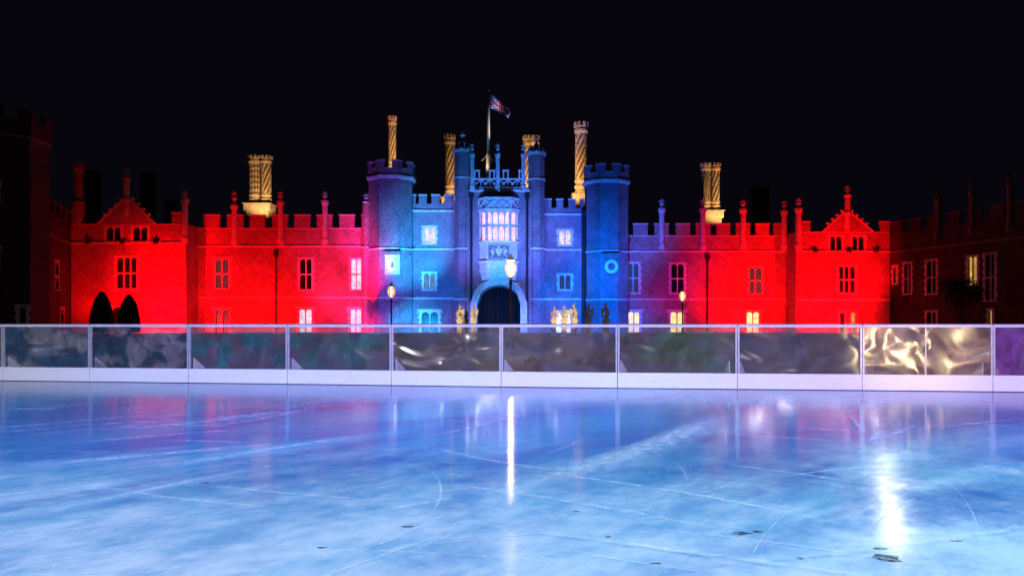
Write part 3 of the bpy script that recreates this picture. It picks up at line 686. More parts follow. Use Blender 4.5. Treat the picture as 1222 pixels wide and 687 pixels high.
# oriel
def oplan(k, out): # half widths at pixel scale
    c = pl.s_at(595); return [(c-24*k*Y/F,0.0),(c-15*k*Y/F,out),(c+15*k*Y/F,out),(c+24*k*Y/F,0.0)]
def oband(mb, y0, y1, k0, k1, o0, o1):
    mb.prism([pl.p(a,PZ(y1,Y),d+0.003) for a,d in oplan(k1,o1)], [pl.p(a,PZ(y0,Y),d+0.003) for a,d in oplan(k0,o0)])
m = MB("stone")
oband(m, 288, 291, 1.04, 1.0, 1.35, 1.25); oband(m, 311.5, 315, 1.03, 0.95, 1.3, 1.15); oband(m, 315.2, 322, 0.95, 0.92, 1.1, .9); oband(m, 322.2, 326, 0.97, 0.9, .95, .75); oband(m, 326.2, 334, 0.9, 0.85, .7, .25)
oband(m, 291.2, 311.3, 0.93, 0.93, 1.0, 1.0)
m.build("oriel_base", gt); m = MB("stone")
oband(m, 250, 254, 1.05, 1.0, 1.4, 1.28); oband(m, 239.2, 249.8, 0.98, 0.98, 1.22, 1.22); oband(m, 237, 239, 1.06, 1.03, 1.42, 1.35)
of = m.build("oriel", gt)
m = MB("lead"); oband(m, 231.5, 236.8, 0.7, 1.06, 0.3, 1.42); m.build("oriel_roof", of)
fac = []; OP = oplan(0.96,1.2)
for k in range(3):
    a = pl.p(OP[k][0],0,OP[k][1]); b = pl.p(OP[k+1][0],0,OP[k+1][1]); fac.append(Plane(a[0],a[1],b[0],b[1]))
zt_, zb_ = PZ(254.2,Y), PZ(287.8,Y)
for k, f_ in enumerate(fac):
    cols = 4 if k == 1 else 1; m = MB("stone"); L = f_.L
    for q in range(cols+1):
        c_ = L*q/cols; e = 0.14 if q in (0,cols) else 0.09; m.pbox(f_, c_-e, c_+e, zb_, zt_, -0.22, 0.02 if q in (0,cols) else -0.04)
    for zq in (PZ(270,Y),): m.pbox(f_, 0, L, zq-0.16, zq+0.16, -0.2, 0.0)
    for q in range(cols):
        l = L*q/cols+0.1; r_ = L*(q+1)/cols-0.1
        for tz in (zt_, PZ(270,Y)-0.16):
            m.pface(f_, [(l,tz-0.5),(l+0.08,tz-0.18),((l+r_)/2,tz-0.01),(l,tz-0.01)], -0.18, -0.06); m.pface(f_, [(r_,tz-0.01),((l+r_)/2,tz-0.01),(r_-0.08,tz-0.18),(r_,tz-0.5)], -0.18, -0.06)
    wo = m.build("oriel_window", gt); g_ = MB("lit_pink"); g_.pbox(f_, 0.06, L-0.06, zb_+0.002, zt_-0.002, -0.30, -0.27); g_.build("pane", wo)
    # tracery band of quatrefoil panels
    m = MB("stone"); nn = 3 if k == 1 else 1; z0_, z1_ = PZ(249,Y), PZ(240,Y)
    fz = Plane(*[*pl.p(*(oplan(0.98,1.22)[k][0],0,oplan(0.98,1.22)[k][1]))[:2], *pl.p(*(oplan(0.98,1.22)[k+1][0],0,oplan(0.98,1.22)[k+1][1]))[:2]])
    for q in range(nn):
        a, b = fz.L*q/nn, fz.L*(q+1)/nn; c_, cz = (a+b)/2, (z0_+z1_)/2; hw = min((b-a)/2, (z1_-z0_)/2)-0.02
        for sg in (-1,1):
            m.pface(fz, [(c_-hw,cz-sg*hw-0.07),(c_-hw,cz-sg*hw+0.07),(c_+hw,cz+sg*hw+0.07),(c_+hw,cz+sg*hw-0.07)], 0.004, 0.16+0.01*sg)
        m.pbox(fz, a-0.05, a+0.05, z0_, z1_, 0.004, 0.2)
    m.build("tracery_panel", of)
# carved royal arms below the oriel
m = MB("stone_dark"); cs = pl.s_at(595.5); z0_,z1_ = PZ(310.5,Y), PZ(292,Y); hw = 12.5*Y/F
m.pbox(pl, cs-hw, cs+hw, z0_, z1_, 1.0, 1.06); m.use("stone")
for (a,b,c,d) in ((cs-hw-.12,cs-hw,z0_,z1_),(cs+hw,cs+hw+.12,z0_,z1_),(cs-hw,cs+hw,z1_-.12,z1_),(cs-hw,cs+hw,z0_,z0_+.12)): m.pbox(pl,a,b,c,d,1.0,1.16)
zc = (z0_+z1_)/2
m.pface(pl, [(cs-.42,zc+.45),(cs+.42,zc+.45),(cs+.42,zc-.1),(cs,zc-.6),(cs-.42,zc-.1)], 1.062, 1.2)
for sg in (-1,1):
    x,y,z = pl.p(cs+sg*0.85,zc,1.1); m.ball((x,y,z), .2,.12,.45, rot=Matrix.Rotation(R(18*sg),3,'Y')); m.ball((x-sg*.1,y,z+.55), .16,.12,.16); m.bar((x-sg*.1,y,z+.25),(x-sg*.42,y,z+.35),.06); m.bar((x,y,z-.35),(x+sg*.25,y,z-.75),.08); m.bar((x+sg*.15,y,z-.2),(x+sg*.38,y,z+.3),.045)
m.ball(pl.p(cs,zc+.68,1.12), .25,.1,.2); m.build("carved_arms", gt)
# string and pierced parapet
m = MB("stone"); string(m, pl, pl.s_at(560), pl.s_at(632), PZ(229,Y), 0.3, 0.4); m.pbox(pl, pl.s_at(561), pl.s_at(631), PZ(229,Y)+0.4, PZ(229,Y)+0.6, 0.003, 0.25)
for q in (570,595.5,623): m.ball(pl.p(pl.s_at(q),PZ(229,Y)+0.1,0.45), .22,.3,.22)
m.build("string_course", gt)
m = MB("stone"); z0_,z1_ = PZ(225,Y), PZ(213.5,Y); s0,s1 = pl.s_at(563), pl.s_at(628)
m.pbox(pl, s0, s1, z0_-.1, z0_+.1, -.35, -.02); m.pbox(pl, s0, s1, z1_-.12, z1_+.1, -.35, -.02)
nq = 6; 
for q in range(nq):
    a, b = s0+(s1-s0)*q/nq, s0+(s1-s0)*(q+1)/nq
    for sg in (-1,1):
        zc = (z0_+z1_)/2; hh = (z1_-z0_)/2-.1; m.pface(pl, [(a,zc-sg*hh-.09),(a,zc-sg*hh+.09),(b,zc+sg*hh+.09),(b,zc+sg*hh-.09)], -.28-.01*sg, -.08)
    m.pbox(pl, a-.06, a+.06, z0_+.1, z1_-.12, -.3, -.05)
    m.lathe(*pl.p((a+b)/2,0,-.15)[:2], [(.05,zc-.28),(.2,zc),(.05,zc+.28)], 6)
for a,b in ((565.5,572.5),(583.5,590.5),(600,607),(619,626)):
    sa,sb = pl.s_at(a), pl.s_at(b); zt2 = PZ(202.5,Y)
    m.pbox(pl, sa, sa+.2, z1_+.1, zt2-.2, -.35, -.05); m.pbox(pl, sb-.2, sb, z1_+.1, zt2-.2, -.35, -.05); m.pbox(pl, sa-.05, sb+.05, zt2-.2, zt2, -.4, 0.02)
m.build("parapet", gt)
pins(gt, Y-0.1, [(563.5,171,184,227),(594,171,184,227),(624.5,171,184,227)], 0.3)
for (p0,p1,capy,domey,fin,mid,lab) in ((542.5,561,183,166,157,214,1),(630.5,649.5,186,171,162,216,2)):
    Yc = 106.9; W = PX(p1,Yc)-PX(p0,Yc); cx = PX((p0+p1)/2,Yc)
    m = MB("tower_brick"); m.poly(octo(cx,Yc,W), -0.05, PZ(capy,Yc))
    m.use("stone")
    for q in (mid,298,358): octring(m, cx, Yc, W, PZ(q,Yc), 0.2, 0.12)
    octring(m, cx, Yc, W, PZ(capy,Yc), 0.35, 0.22)
    for k in range(8):
        a = R(45*k); m.ball((cx+(W/2+.15)*math.cos(a),Yc+(W/2+.15)*math.sin(a),PZ(capy,Yc)+.45), .18,.18,.22, 6, 4)
    o = m.build("turret", gt)
    m = MB("lead"); z0_ = PZ(capy,Yc)+.35; z1_ = PZ(domey,Yc); hz = z1_-z0_
    m.lathe(cx, Yc, [(W*.5,z0_),(W*.5,z0_+hz*.15),(W*.44,z0_+hz*.4),(W*.30,z0_+hz*.62),(W*.15,z0_+hz*.8),(W*.08,z1_)], 8, R(22.5))
    m.use("stone"); zf = PZ(fin,Yc); hf = zf-z1_
    m.lathe(cx, Yc, [(.16,z1_),(.14,z1_+hf*.25),(.38,z1_+hf*.4),(.38,z1_+hf*.55),(.14,z1_+hf*.65),(.12,z1_+hf*.75),(.24,z1_+hf*.85),(.05,zf)], 8)
    m.bar((cx-.45,Yc,z1_+hf*.48),(cx+.45,Yc,z1_+hf*.48),.12)
    for k in range(8):
        a = R(22.5+45*k)
        for (q,rq) in ((.2,.52),(.45,.44),(.65,.3)): m.ball((cx+W*rq*math.cos(a),Yc+W*rq*math.sin(a),z0_+hz*q), .13,.13,.16, 5, 4)
    m.build("cupola", o)
for px in (545,):  pass
pipe(gt, pl, pl.s_at(562.5), 0, PZ(236,106), 0.17); pipe(gt, pl, pl.s_at(629), 0, PZ(236,106), 0.17)
# flagpole and flag
Yp = 109; x = PX(583,Yp)
t = thing("flagpole", "cream flagpole with struts rising behind the gatehouse parapet", "flagpole", (x,Yp,PZ(226,106)))
m = MB("cream_paint"); m.lathe(x, Yp, [(.34,PZ(226,106)),(.34,PZ(184,Yp)),(.22,PZ(183,Yp)),(.20,PZ(150,Yp)),(.17,PZ(110,Yp))], 10); m.build("pole", t, True)
for a in (0,90,180,270):
    m = MB("cream_paint"); a = R(a+20); m.bar((x,Yp,PZ(183,Yp)), (x+1.0*math.cos(a),Yp+1.0*math.sin(a),PZ(192.5,Yp)), .07); m.build("strut", t)
m = MB("lead"); m.lathe(x, Yp, [(.1,PZ(110,Yp)),(.2,PZ(108.5,Yp)),(.15,PZ(106,Yp)),(.03,PZ(104.5,Yp))], 8); m.build("finial", t)
spot("flag_light", (x+3.5,Yp-2,PZ(178,Yp)), (x+.8,Yp,PZ(135,Yp)), (1,.8,.6), 1500, 80, .6, .1)
spot("flag_light", (x-2.5,Yp-2,PZ(219,Yp)), (x,Yp,PZ(165,Yp)), (1,.85,.5), 1500, 70, .6, .1)
fm = MB("flag_blue"); nx, nz = 36, 20; z_top = PZ(113,Yp); Wf, Hf = 3.6, 1.9
def fpt(i, j):
    u, v = i/nx, j/nz
    xx = x+.22+Wf*u*0.78; yy = Yp-0.55*math.sin(u*7+v*1.5)*(0.3+u); zz_ = z_top-v*Hf*(1-0.35*u)-u*u*0.9-u*1.35+0.12*math.sin(u*9+v*3)
    return (xx+0.1*math.sin(v*5)*u, yy, zz_)
fm.v = [fpt(i,j) for j in range(nz+1) for i in range(nx+1)]
fm.mats = ["flag_blue","flag_white","flag_red"]
for j in range(nz):
    for i in range(nx):
        u = (i+.5)/nx*2-1; v = (j+.5)/nz*2-1; uu = u*1.0; d = abs(abs(uu)-abs(v)); c = 0
        if abs(v) < .2 or abs(uu)*2 < .22: c = 2
        elif abs(v) < .34 or abs(uu)*2 < .38: c = 1
        elif d < .07: c = 2
        elif d < .2: c = 1
        a = j*(nx+1)+i; fm.f.append([a,a+1,a+nx+2,a+nx+1]); fm.fm.append(c)
o = fm.build("flag", None, True, origin=(x,Yp,z_top)); tag(o, "red, white and blue flag flying from the cream pole", "flag")
sol = o.modifiers.new("thick", 'SOLIDIFY'); sol.thickness = 0.03
# ---- right wing
Y = 110; pl = front(744, 942, Y)
t = thing("palace_wing", "long battlemented wing from dark purple to red, right of the blue tower", "palace wing", (PX(845,Y),Y,0), "battlemented palace wings")
hs = wins(t, pl, Y, [(749,762,314,349,2,2,"lit_bluedim",False),(801,816,315,349,2,2,"glass",False),(894,909,319,350,2,2,"lit_dim",False),
                     (750,763,372,400,2,1,"lit_warm",True),(800,816,372,400,2,1,"lit_warm",True),(891,906,372,400,2,1,"lit_warm",True)])
rect_block(t, pl, pl.L, 9, PZ(281,Y), hs)
m = MB("brick"); merlons(m, pl, [(pl.s_at(a),pl.s_at(b)) for a,b in ((756,773),(781.5,798),(807,823.5),(830.5,848),(855,871),(878.5,895),(902,918),(924,938))], PZ(281,Y), PZ(266.5,Y))
m.use("stone").pbox(pl, 0, pl.L, PZ(281,Y)-0.12, PZ(281,Y), 0.002, 0.07); m.build("battlement", t)
m = MB("stone"); string(m, pl, 0, pl.L, PZ(301,Y)); m.build("string_course", t); m = MB("stone"); string(m, pl, 0, pl.L, PZ(358,Y), 0.16, 0.12); m.build("string_course", t)
pins(t, Y, [(789.5,237,249,298),(838.5,237,249,298),(886.5,238,250,298),(935.5,239,252,298)])
pipe(t, pl, pl.s_at(844), 0, PZ(308,Y))
rb, pl = gabled_bay(950, 1062, 106, "bright red gabled bay at the right end of the palace front", 276.5, (1011,252), (983,276.5), (1041,276.5),
    [(950.5,967,264),(1051,1062,265)], [301,359], tw(990.5,1004.5,282,299)+tw(1017,1031,282,299), [(1001,1020.5,318,349,3,2,"glass",False)], [(1002,1008,373,400,1,1,"glass",False),(1015.5,1021,373,400,1,1,"lit_amber",False)],
    [(1011,221,233,256),(952.5,236,249,298)])
# ---- receding side ranges
def side_range(P0, P1, label, top, cren, ws, strs, pinp, merl, brick="unlit_brick"):
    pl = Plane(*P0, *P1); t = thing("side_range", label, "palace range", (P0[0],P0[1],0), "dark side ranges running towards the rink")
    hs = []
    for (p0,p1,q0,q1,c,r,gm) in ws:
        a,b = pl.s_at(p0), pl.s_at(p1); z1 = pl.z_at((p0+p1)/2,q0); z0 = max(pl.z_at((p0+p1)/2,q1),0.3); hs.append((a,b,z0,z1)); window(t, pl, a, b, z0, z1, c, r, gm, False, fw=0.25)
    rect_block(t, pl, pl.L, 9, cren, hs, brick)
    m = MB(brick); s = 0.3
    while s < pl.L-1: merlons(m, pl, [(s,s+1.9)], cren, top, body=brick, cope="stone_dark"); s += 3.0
    m.build("battlement", t); m = MB("stone_dark")
    for z in strs: string(m, pl, 0, pl.L, z)
    m.build("string_course", t)
    for s in pinp: 
        x,y,_ = pl.p(s,0,-.1); m = MB("stone_dark"); pinnacle(m, x, y, cren-1.5, top+2.2, top+3.6, .4); m.build("pinnacle", t)  # darker stone paints these pinnacles as unlit despite bounce light
    return t, pl
def onray(px, Y): return (PX(px,Y), Y)
Zt, Zc = PZ(265,106), PZ(279,106)
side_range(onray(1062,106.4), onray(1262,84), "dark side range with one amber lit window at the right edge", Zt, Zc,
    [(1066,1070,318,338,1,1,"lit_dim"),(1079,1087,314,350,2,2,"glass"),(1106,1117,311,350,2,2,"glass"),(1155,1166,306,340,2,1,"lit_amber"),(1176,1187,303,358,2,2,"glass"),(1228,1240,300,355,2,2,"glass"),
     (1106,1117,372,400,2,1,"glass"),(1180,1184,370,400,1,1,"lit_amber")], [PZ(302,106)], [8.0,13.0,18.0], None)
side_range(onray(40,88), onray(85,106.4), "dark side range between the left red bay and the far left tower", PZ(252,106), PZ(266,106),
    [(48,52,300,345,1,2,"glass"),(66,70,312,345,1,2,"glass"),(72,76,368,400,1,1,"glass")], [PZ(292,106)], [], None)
# far left tower
Yc = 86; W = 8.6; cx = PX(3,Yc)
t = thing("octagonal_tower", "unlit dark tower at the left edge with three pale window frames", "tower", (cx,Yc,0))
m = MB("unlit_brick"); P = octo(cx,Yc,W); pf = Plane(P[5][0],P[5][1],P[6][0],P[6][1]); pr = Plane(P[6][0],P[6][1],P[7][0],P[7][1])
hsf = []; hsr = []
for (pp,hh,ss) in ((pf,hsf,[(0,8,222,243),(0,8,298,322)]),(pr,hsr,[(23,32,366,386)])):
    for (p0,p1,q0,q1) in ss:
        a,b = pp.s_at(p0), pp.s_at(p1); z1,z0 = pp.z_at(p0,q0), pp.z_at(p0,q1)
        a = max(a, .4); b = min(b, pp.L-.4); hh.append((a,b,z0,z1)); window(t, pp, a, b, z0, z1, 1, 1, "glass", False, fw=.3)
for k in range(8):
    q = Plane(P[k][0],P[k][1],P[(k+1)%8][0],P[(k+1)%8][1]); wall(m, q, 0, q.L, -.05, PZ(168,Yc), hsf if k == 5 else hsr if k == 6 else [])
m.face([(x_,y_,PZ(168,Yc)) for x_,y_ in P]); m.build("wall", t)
m = MB("void"); m.poly(octo(cx,Yc,W-1.6), 0, PZ(172,Yc)); m.build("inner_wall", t)
m = MB("stone_dark"); octring(m, cx, Yc, W, PZ(172,Yc), .4, .25); m.build("string_course", t)
m = MB("unlit_brick"); P = octo(cx,Yc,W+.3); Pi = octo(cx,Yc,W-.8)
for k in range(8):
    a,b,ai,bi = Vector(P[k]),Vector(P[(k+1)%8]),Vector(Pi[k]),Vector(Pi[(k+1)%8])
    m.poly([a,b,bi,ai], PZ(168,Yc)+.02, PZ(150,Yc))
    for u,v in ((0,.3),(.7,1)): m.poly([a.lerp(b,u),a.lerp(b,v),ai.lerp(bi,v),ai.lerp(bi,u)], PZ(150,Yc)+.002, PZ(137,Yc))
m.build("battlement", t)

# ================================================================ CHIMNEYS behind the front
def shaft(mb, cx, cy, r, z0, z1, kind):
    H = z1-z0; ns, nz_ = 48, int(H*9); tw_ = 2.2/r*0.9
    def f(a, z):
        if kind == "spiral": return 1+0.10*(1 if math.sin(7*a-4.0*z) > -.4 else -1)
        if kind == "zigzag": zz2 = abs(((a*2.2) % 2)-1)*0.7; return 1+0.09*(1 if math.sin((z+zz2)*9) > -.3 else -1)
        return 1+0.09*(1 if math.sin(5*a+3.6*z)*math.sin(5*a-3.6*z) > -0.2 else -1)
    b0 = z0+H*.22; b1 = z1-H*.17
    mb.lathe(cx, cy, [(r*1.25,z0),(r*1.25,z0+H*.03),(r*.95,z0+H*.06),(r*1.25,z0+H*.09),(r*1.25,z0+H*.11),(r*.95,z0+H*.14),(r*1.2,z0+H*.17),(r*1.2,z0+H*.19),(r,b0)], 16)
    n = max(8, int((b1-b0)*10)); i0 = len(mb.f); mb.lathe(cx, cy, [(r, b0+(b1-b0)*k/n) for k in range(n+1)], ns, 0, f)
    mb.use("groove_shade_brick"); dk = mb.cur; mb.use("chimney_brick")  # groove faces get a darker colour, painting in their shade
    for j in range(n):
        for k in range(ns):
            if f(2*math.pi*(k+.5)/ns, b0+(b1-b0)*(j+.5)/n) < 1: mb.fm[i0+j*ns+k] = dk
    mb.lathe(cx, cy, [(r,b1),(r*1.3,b1+H*.03),(r*1.3,b1+H*.06),(r*1.12,b1+H*.07),(r*1.25,b1+H*.11)], 16)
    for k in range(8):
        a = 2*math.pi*(k+.5)/8; mb.lathe(cx+r*1.12*math.cos(a), cy+r*1.12*math.sin(a), [(r*.28,b1+H*.10),(r*.3,z1-H*.01),(r*.2,z1)], 6)
    mb.lathe(cx, cy, [(r*1.0,b1+H*.10),(r*.95,z1-H*.03)], 12)
def chimney(label, Yc, shafts, top, bot, ped, lights, group="gold-lit patterned brick chimneys", cpx=None):
    xm = PX(sum((a+b)/2 for a,b,_ in shafts)/len(shafts), Yc)
    t = thing("brick_chimney", label, "chimney", (xm,Yc,PZ(300,Yc)), group)
    for (a,b,kind) in shafts:
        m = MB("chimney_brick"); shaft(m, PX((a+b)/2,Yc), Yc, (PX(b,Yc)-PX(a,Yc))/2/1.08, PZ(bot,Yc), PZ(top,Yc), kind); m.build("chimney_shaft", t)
    p0,p1,pb = ped; x0,x1 = PX(p0,Yc),PX(p1,Yc)
    m = MB("chimney_brick"); d = (x1-x0)/2; m.box(x0, x1, Yc-d*.8, Yc+d*.8, PZ(bot+9,Yc), PZ(bot+1.2,Yc)); m.box(x0+.3, x1-.3, Yc-d*.8+.25, Yc+d*.8-.25, 0, PZ(bot+9,Yc)-.002); m.box(x0-.15, x1+.15, Yc-d*.8-.15, Yc+d*.8+.15, PZ(bot+1.2,Yc)+.002, PZ(bot,Yc))
    m.build("pedestal", t)
    for (dx, dz, kw, cone) in lights:
        spot("chimney_light", (xm+dx, Yc-6.5, PZ(bot,Yc)+dz), (xm, Yc, (PZ(top,Yc)+PZ(bot,Yc))/2), GOLD, kw*1000, cone, .5, .15)
    return t
chimney("gold-lit pair of patterned chimney shafts behind the left red wing", 122, [(297.5,310,"diamond"),(311.5,323.5,"spiral")], 186, 244, (295,325.5,262), [(4,-3,7.0,75)])
chimney("slender spiral chimney rising behind the left octagonal tower", 122, [(463.5,472.5,"spiral")], 139, 206, (460,476,220), [(4,-2,7.0,85)])
chimney("spiral chimney lit pale gold just left of the gatehouse turret", 124, [(531,542.5,"spiral")], 161, 236, (527,546,260), [(4,-3,6.3,85)])
chimney("gold chimney top half hidden behind the right gatehouse turret", 124, [(624.5,634,"spiral"),(633.5,643,"zigzag")], 162, 236, (622,645,260), [(-4,0,7.0,85)])
chimney("tall leaning-looking spiral chimney between gatehouse and right octagonal tower", 118, [(686.5,701,"spiral")], 146, 232, (683,705,260), [(-5,-2,10.5,85)])
chimney("gold-lit pair of zigzag and spiral chimney shafts behind the right wing", 122, [(837,847.5,"zigzag"),(847.5,858.5,"spiral")], 195, 252, (836,861,262), [(4,-3,7.0,75)])
# unlit stacks
DL = ["unlit dark chimney stack right of the left corner chimney turret", "unlit dark chimney stack right of the left gable point", "unlit low chimney stack between left gable and pair of gold shafts","unlit dark chimney stack between right wing and the right gable"]
for i, (p0,p1,yt,Yc) in enumerate(((102,115,205,125),(167,180,208,125),(196,207,240,120),(900,918,224,130))):
    x0,x1 = PX(p0,Yc),PX(p1,Yc); t = thing("brick_chimney", DL[i], "chimney", ((x0+x1)/2,Yc,0), "unlit chimney stacks")
    m = MB("unlit_brick"); m.box(x0, x1, Yc, Yc+1.6, 0, PZ(yt,Yc)); m.build("stack", t)
    m = MB("stone_dark"); m.box(x0-.15, x1+.15, Yc-.15, Yc+1.75, PZ(yt,Yc)+.003, PZ(yt,Yc)+.3); m.build("cap", t)

# ================================================================ FORECOURT THINGS
# clipped yews
for (px, pt, wpx, lab) in ((121.5,348.5,25,"clipped dark yew cone, the taller left one before the red bay"),(154,351.5,23,"clipped dark yew cone, the shorter right one before the red bay")):
    Yc = 84; cx = PX(px,Yc); r = wpx/2*Yc/F; zt2 = PZ(pt,Yc)
    t = thing("clipped_yew", lab, "topiary", (cx,Yc,0), "clipped yews before the left bay")
    m = MB("yew"); prof = [(r*1.0,.25),(r*1.08,1.0),(r*1.0,1.8),(r*.9,2.6),(r*.72,3.4),(r*.5,zt2-.7),(r*.27,zt2-.2),(r*.05,zt2)]
    m.lathe(cx, Yc, prof, 24, 0, lambda a,z: 1+.03*math.sin(a*5+z*3))
    for k in range(1500):
        u = random.random()*(len(prof)-1); i = int(u); f_ = u-i; rr = prof[i][0]*(1-f_)+prof[i+1][0]*f_; z = prof[i][1]*(1-f_)+prof[i+1][1]*f_; a = random.uniform(0,2*math.pi)
        c = Vector((cx+rr*1.02*math.cos(a),Yc+rr*1.02*math.sin(a),z)); s_ = random.uniform(.05,.11)
        v1 = Vector((random.uniform(-1,1),random.uniform(-1,1),random.uniform(-1,1))).normalized()*s_; v2 = v1.orthogonal().normalized()*s_; m.face([c-v1,c+v2,c+v1])
    m.build("foliage", t)
    m = MB("bark"); m.lathe(cx, Yc, [(.2,-.05),(.15,.3)], 8); m.build("trunk", t)
# lanterns
def lantern(px, pcy, Yl, s, label, key=True):
    """ornate gas-style lantern on a post: s = lantern height in metres"""
    x = PX(px,Yl) ; zc = PZ(pcy,Yl)
    t = thing("lamp_post", label, "lamp post", (x,Yl,0), "lit ornate lamp posts in the forecourt")
    m = MB("iron"); z1 = zc-.55*s
    m.lathe(x, Yl, [(.2,-.05),(.2,.35),(.12,.45),(.10,.9),(.14,1.0),(.07,1.1),(.055,z1-.25),(.09,z1-.2),(.05,z1-.1),(.05,z1)], 10)
    m.build("post", t, True)
    m = MB("iron"); m.bar((x-.45,Yl,z1-.28),(x+.45,Yl,z1-.28),.022); m.ball((x-.45,Yl,z1-.28),.04,.04,.04,6,4); m.ball((x+.45,Yl,z1-.28),.04,.04,.04,6,4); m.build("ladder_bar", t)
    prof = [(.10*s,zc-.5*s),(.22*s,zc-.36*s),(.30*s,zc-.12*s),(.31*s,zc+.05*s),(.26*s,zc+.22*s),(.16*s,zc+.36*s)]
    m = MB("globe"); m.lathe(x, Yl, prof, 16); g_ = m.build("globe", t, True)
    m = MB("mantle" if key else "mantle_dim"); m.ball((x,Yl,zc-.02), .045*s,.045*s,.085*s, 8, 6); m.build("mantle", g_, True)
    m = MB("iron")
    for k in range(8):
        a = R(45*k+22)
        for j in range(len(prof)-1): m.bar((x+prof[j][0]*1.03*math.cos(a),Yl+prof[j][0]*1.03*math.sin(a),prof[j][1]),(x+prof[j+1][0]*1.03*math.cos(a),Yl+prof[j+1][0]*1.03*math.sin(a),prof[j+1][1]),.006,4)
    m.build("frame", t)
    m = MB("cream_paint"); m.lathe(x, Yl, [(.19*s,zc+.35*s),(.22*s,zc+.38*s),(.13*s,zc+.47*s),(.09*s,zc+.55*s),(.12*s,zc+.58*s),(.05*s,zc+.66*s),(.015*s,zc+.78*s)], 10)
    m.build("cap", t); m = MB("cream_paint"); m.lathe(x, Yl, [(.05*s,zc-.6*s),(.12*s,zc-.5*s)], 10); m.build("collar", t)
lantern(609.5, 319.5, 37, 0.95, "large lit lamp post in front of the archway")
lantern(467, 347.5, 62, 1.05, "small lit lamp post before the left octagonal tower", False)
lantern(814.5, 353, 72, 1.0, "small lit lamp post before the right wing", False)
# king's beasts
def beast(px, pt, Yb, label, flip=1, w=1.0, gold=True):
    x = PX(px,Yb); zt2 = PZ(pt,Yb); pb = PZ(379,Yb)
    t = thing("beast_statue", label, "statue", (x,Yb,0), "seated stone beasts on the bridge piers")
    m = MB("statue_stone"); m.box(x-.26,x+.26,Yb-.3,Yb+.3,-.05,pb-.35); m.box(x-.34,x+.34,Yb-.36,Yb+.36,pb-.35,pb-.18); m.box(x-.24,x+.24,Yb-.28,Yb+.28,pb-.178,pb); m.build("pier", t)
    h = zt2-pb; m = MB("statue_stone"); f = flip; w = w*.55
    S = [((0,0,0),.30),((-.12*f,0,.30*h),.33),((-.05*f,0,.55*h),.27),((.05*f,0,.72*h),.17),((.02*f,0,.86*h),.18),((.22*f,0,.84*h),.09)]
    P = [Vector((x,Yb,pb))+Vector(a) for a,_ in S]
    for k in range(len(P)-1): m.bar(P[k], P[k+1], S[k][1]*w, 8, S[k+1][1]*w)
    for k in range(1, len(P)): m.ball(P[k], S[k][1]*1.03*w, S[k][1]*w, S[k][1]*w, 8, 6)
    for sy in (-1,1):
        m.bar((x+.05*f,Yb+.16*sy,pb+.55*h),(x+.34*f,Yb+.16*sy,pb+.30*h),.09,6,.07); m.bar((x+.34*f,Yb+.16*sy,pb+.3*h),(x+.36*f,Yb+.14*sy,pb),.07)
        m.bar((x-.2*f,Yb+.2*sy,pb+.12*h),(x+.25*f,Yb+.22*sy,pb+.08*h),.13,6,.08)
        m.bar((x-.02*f,Yb+.07*sy,pb+.92*h),(x-.03*f,Yb+.09*sy,pb+1.0*h),.04,5,.01)
    q = [(-.18,.05),(-.30,.12),(-.33,.28),(-.26,.40),(-.30,.48)]
    for k in range(4): m.bar((x+q[k][0]*f,Yb,pb+q[k][1]*h),(x+q[k+1][0]*f,Yb,pb+q[k+1][1]*h),.035)
    m.build("beast", t, True)
    m = MB("statue_stone"); z = pb+.42*h; P2 = [(.18,.26),(.5,.26),(.5,-.1),(.34,-.34),(.18,-.1)]
    m.prism([(x+a*f,Yb-.3,z+b) for a,b in P2], [(x+a*f,Yb-.38,z+b) for a,b in P2]); m.build("shield", t)
Yb = 76
for (px,pt,f,ww,dy,lab) in ((548.5,363,1,1.0,0,"leftmost gold-lit stone beast left of the archway"),(555.5,364,-1,.7,5,"thin gold-lit beast second from the left"),(565,362.5,1,.95,0,"gold-lit stone beast directly beside the archway's left edge"),
                        (661,365,1,.8,0,"pale stone beast left of the lit ground window"),(673,364,1,.9,0,"stone beast directly before the lit ground window below the blue range"),(685.5,361.5,-1,1.15,0,"bulky gold-lit beast right of the lit ground window"),
                        (702,361,1,.9,-4,"dark silhouetted beast before the black drainpipe"),(723,360,-1,1.0,-4,"dark silhouetted beast before the blue octagonal tower")):
    beast(px, pt, Yb+dy, lab, f, ww)
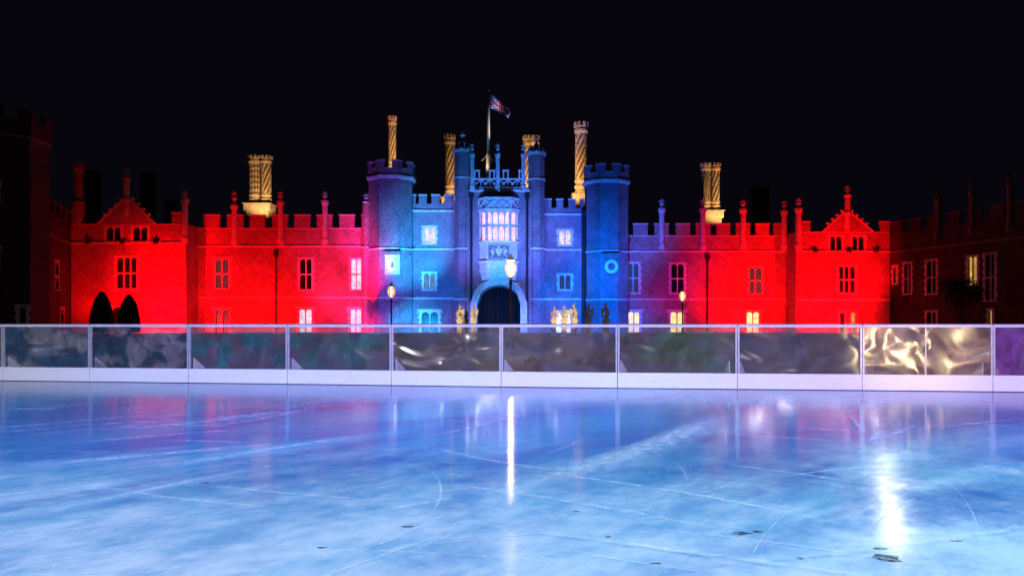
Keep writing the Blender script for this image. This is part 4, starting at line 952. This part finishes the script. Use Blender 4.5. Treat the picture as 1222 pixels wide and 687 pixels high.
spot("beast_light", (PX(552,Yb)-1.5,Yb-9,.6), (PX(556,Yb),Yb,2.2), (1,.70,.36), 4200, 28, .5, .1)
spot("beast_light", (PX(672,Yb)+.5,Yb-9,.6), (PX(673,Yb),Yb,2.2), (1,.72,.40), 4200, 24, .35, .1)

# dark tree before the right side range, and trees behind the viewer that the sheets mirror
def tree(x, y, h, r, label, n=2600, mat="leaf"):
    t = thing("tree", label, "tree", (x,y,0)); m = MB("bark"); th = h*.4
    m.bar((x,y,-.05),(x,y,th),.22,8,.15)
    tips = []
    for k in range(7):
        a = R(51*k+random.uniform(-15,15)); e = Vector((x+math.cos(a)*r*.6,y+math.sin(a)*r*.6,th+(h-th)*random.uniform(.3,.8))); m.bar((x,y,th*random.uniform(.75,1)),e,.09,6,.02); tips.append(e)
    m.build("trunk", t); m = MB(mat); tips.append(Vector((x,y,h*.85)))
    for k in range(n):
        c = random.choice(tips)+Vector((random.gauss(0,r*.26),random.gauss(0,r*.26),random.gauss(0,r*.24))); s_ = random.uniform(.07,.16)
        if c.z < h*.2 or c.z > h: continue
        v1 = Vector((random.uniform(-1,1),random.uniform(-1,1),random.uniform(-1,1))).normalized()*s_; v2 = v1.orthogonal().normalized()*s_*.6; m.face([c-v1,c-v2,c+v1,c+v2])
    m.build("crown", t); return t
tree(PX(1147,78), 78, PZ(330,78), 2.0, "dark bushy tree before the right side range", 2600, "yew")

def rear_lamp(x, y, z, label):
    t = thing("flood_lamp", label, "floodlight", (x,y,0)); m = MB("iron"); m.lathe(x, y, [(.25,0),(.04,.06),(.04,z-.3)], 8); m.build("stand", t)
    m = MB("iron"); m.box(x-.25,x+.25,y-.25,y-.02,z-.25,z+.25); m.build("housing", t)
    m = MB("rear_glow"); m.box(x-.22,x+.22,y-.015,y+.01,z-.22,z+.22); m.build("lens", t)
emis("rear_glow", (1,0.80,0.55), 12)
spot("rear_lamp_beam", (12.0,-8.1,0.95), (7.3,13.45,0.72), (1,0.72,0.38), 3800, 7, 0.9, 0.2)
rear_lamp(12.0, -8.2, 0.9, "warm floodlight on a low stand behind the near right end of the rink")
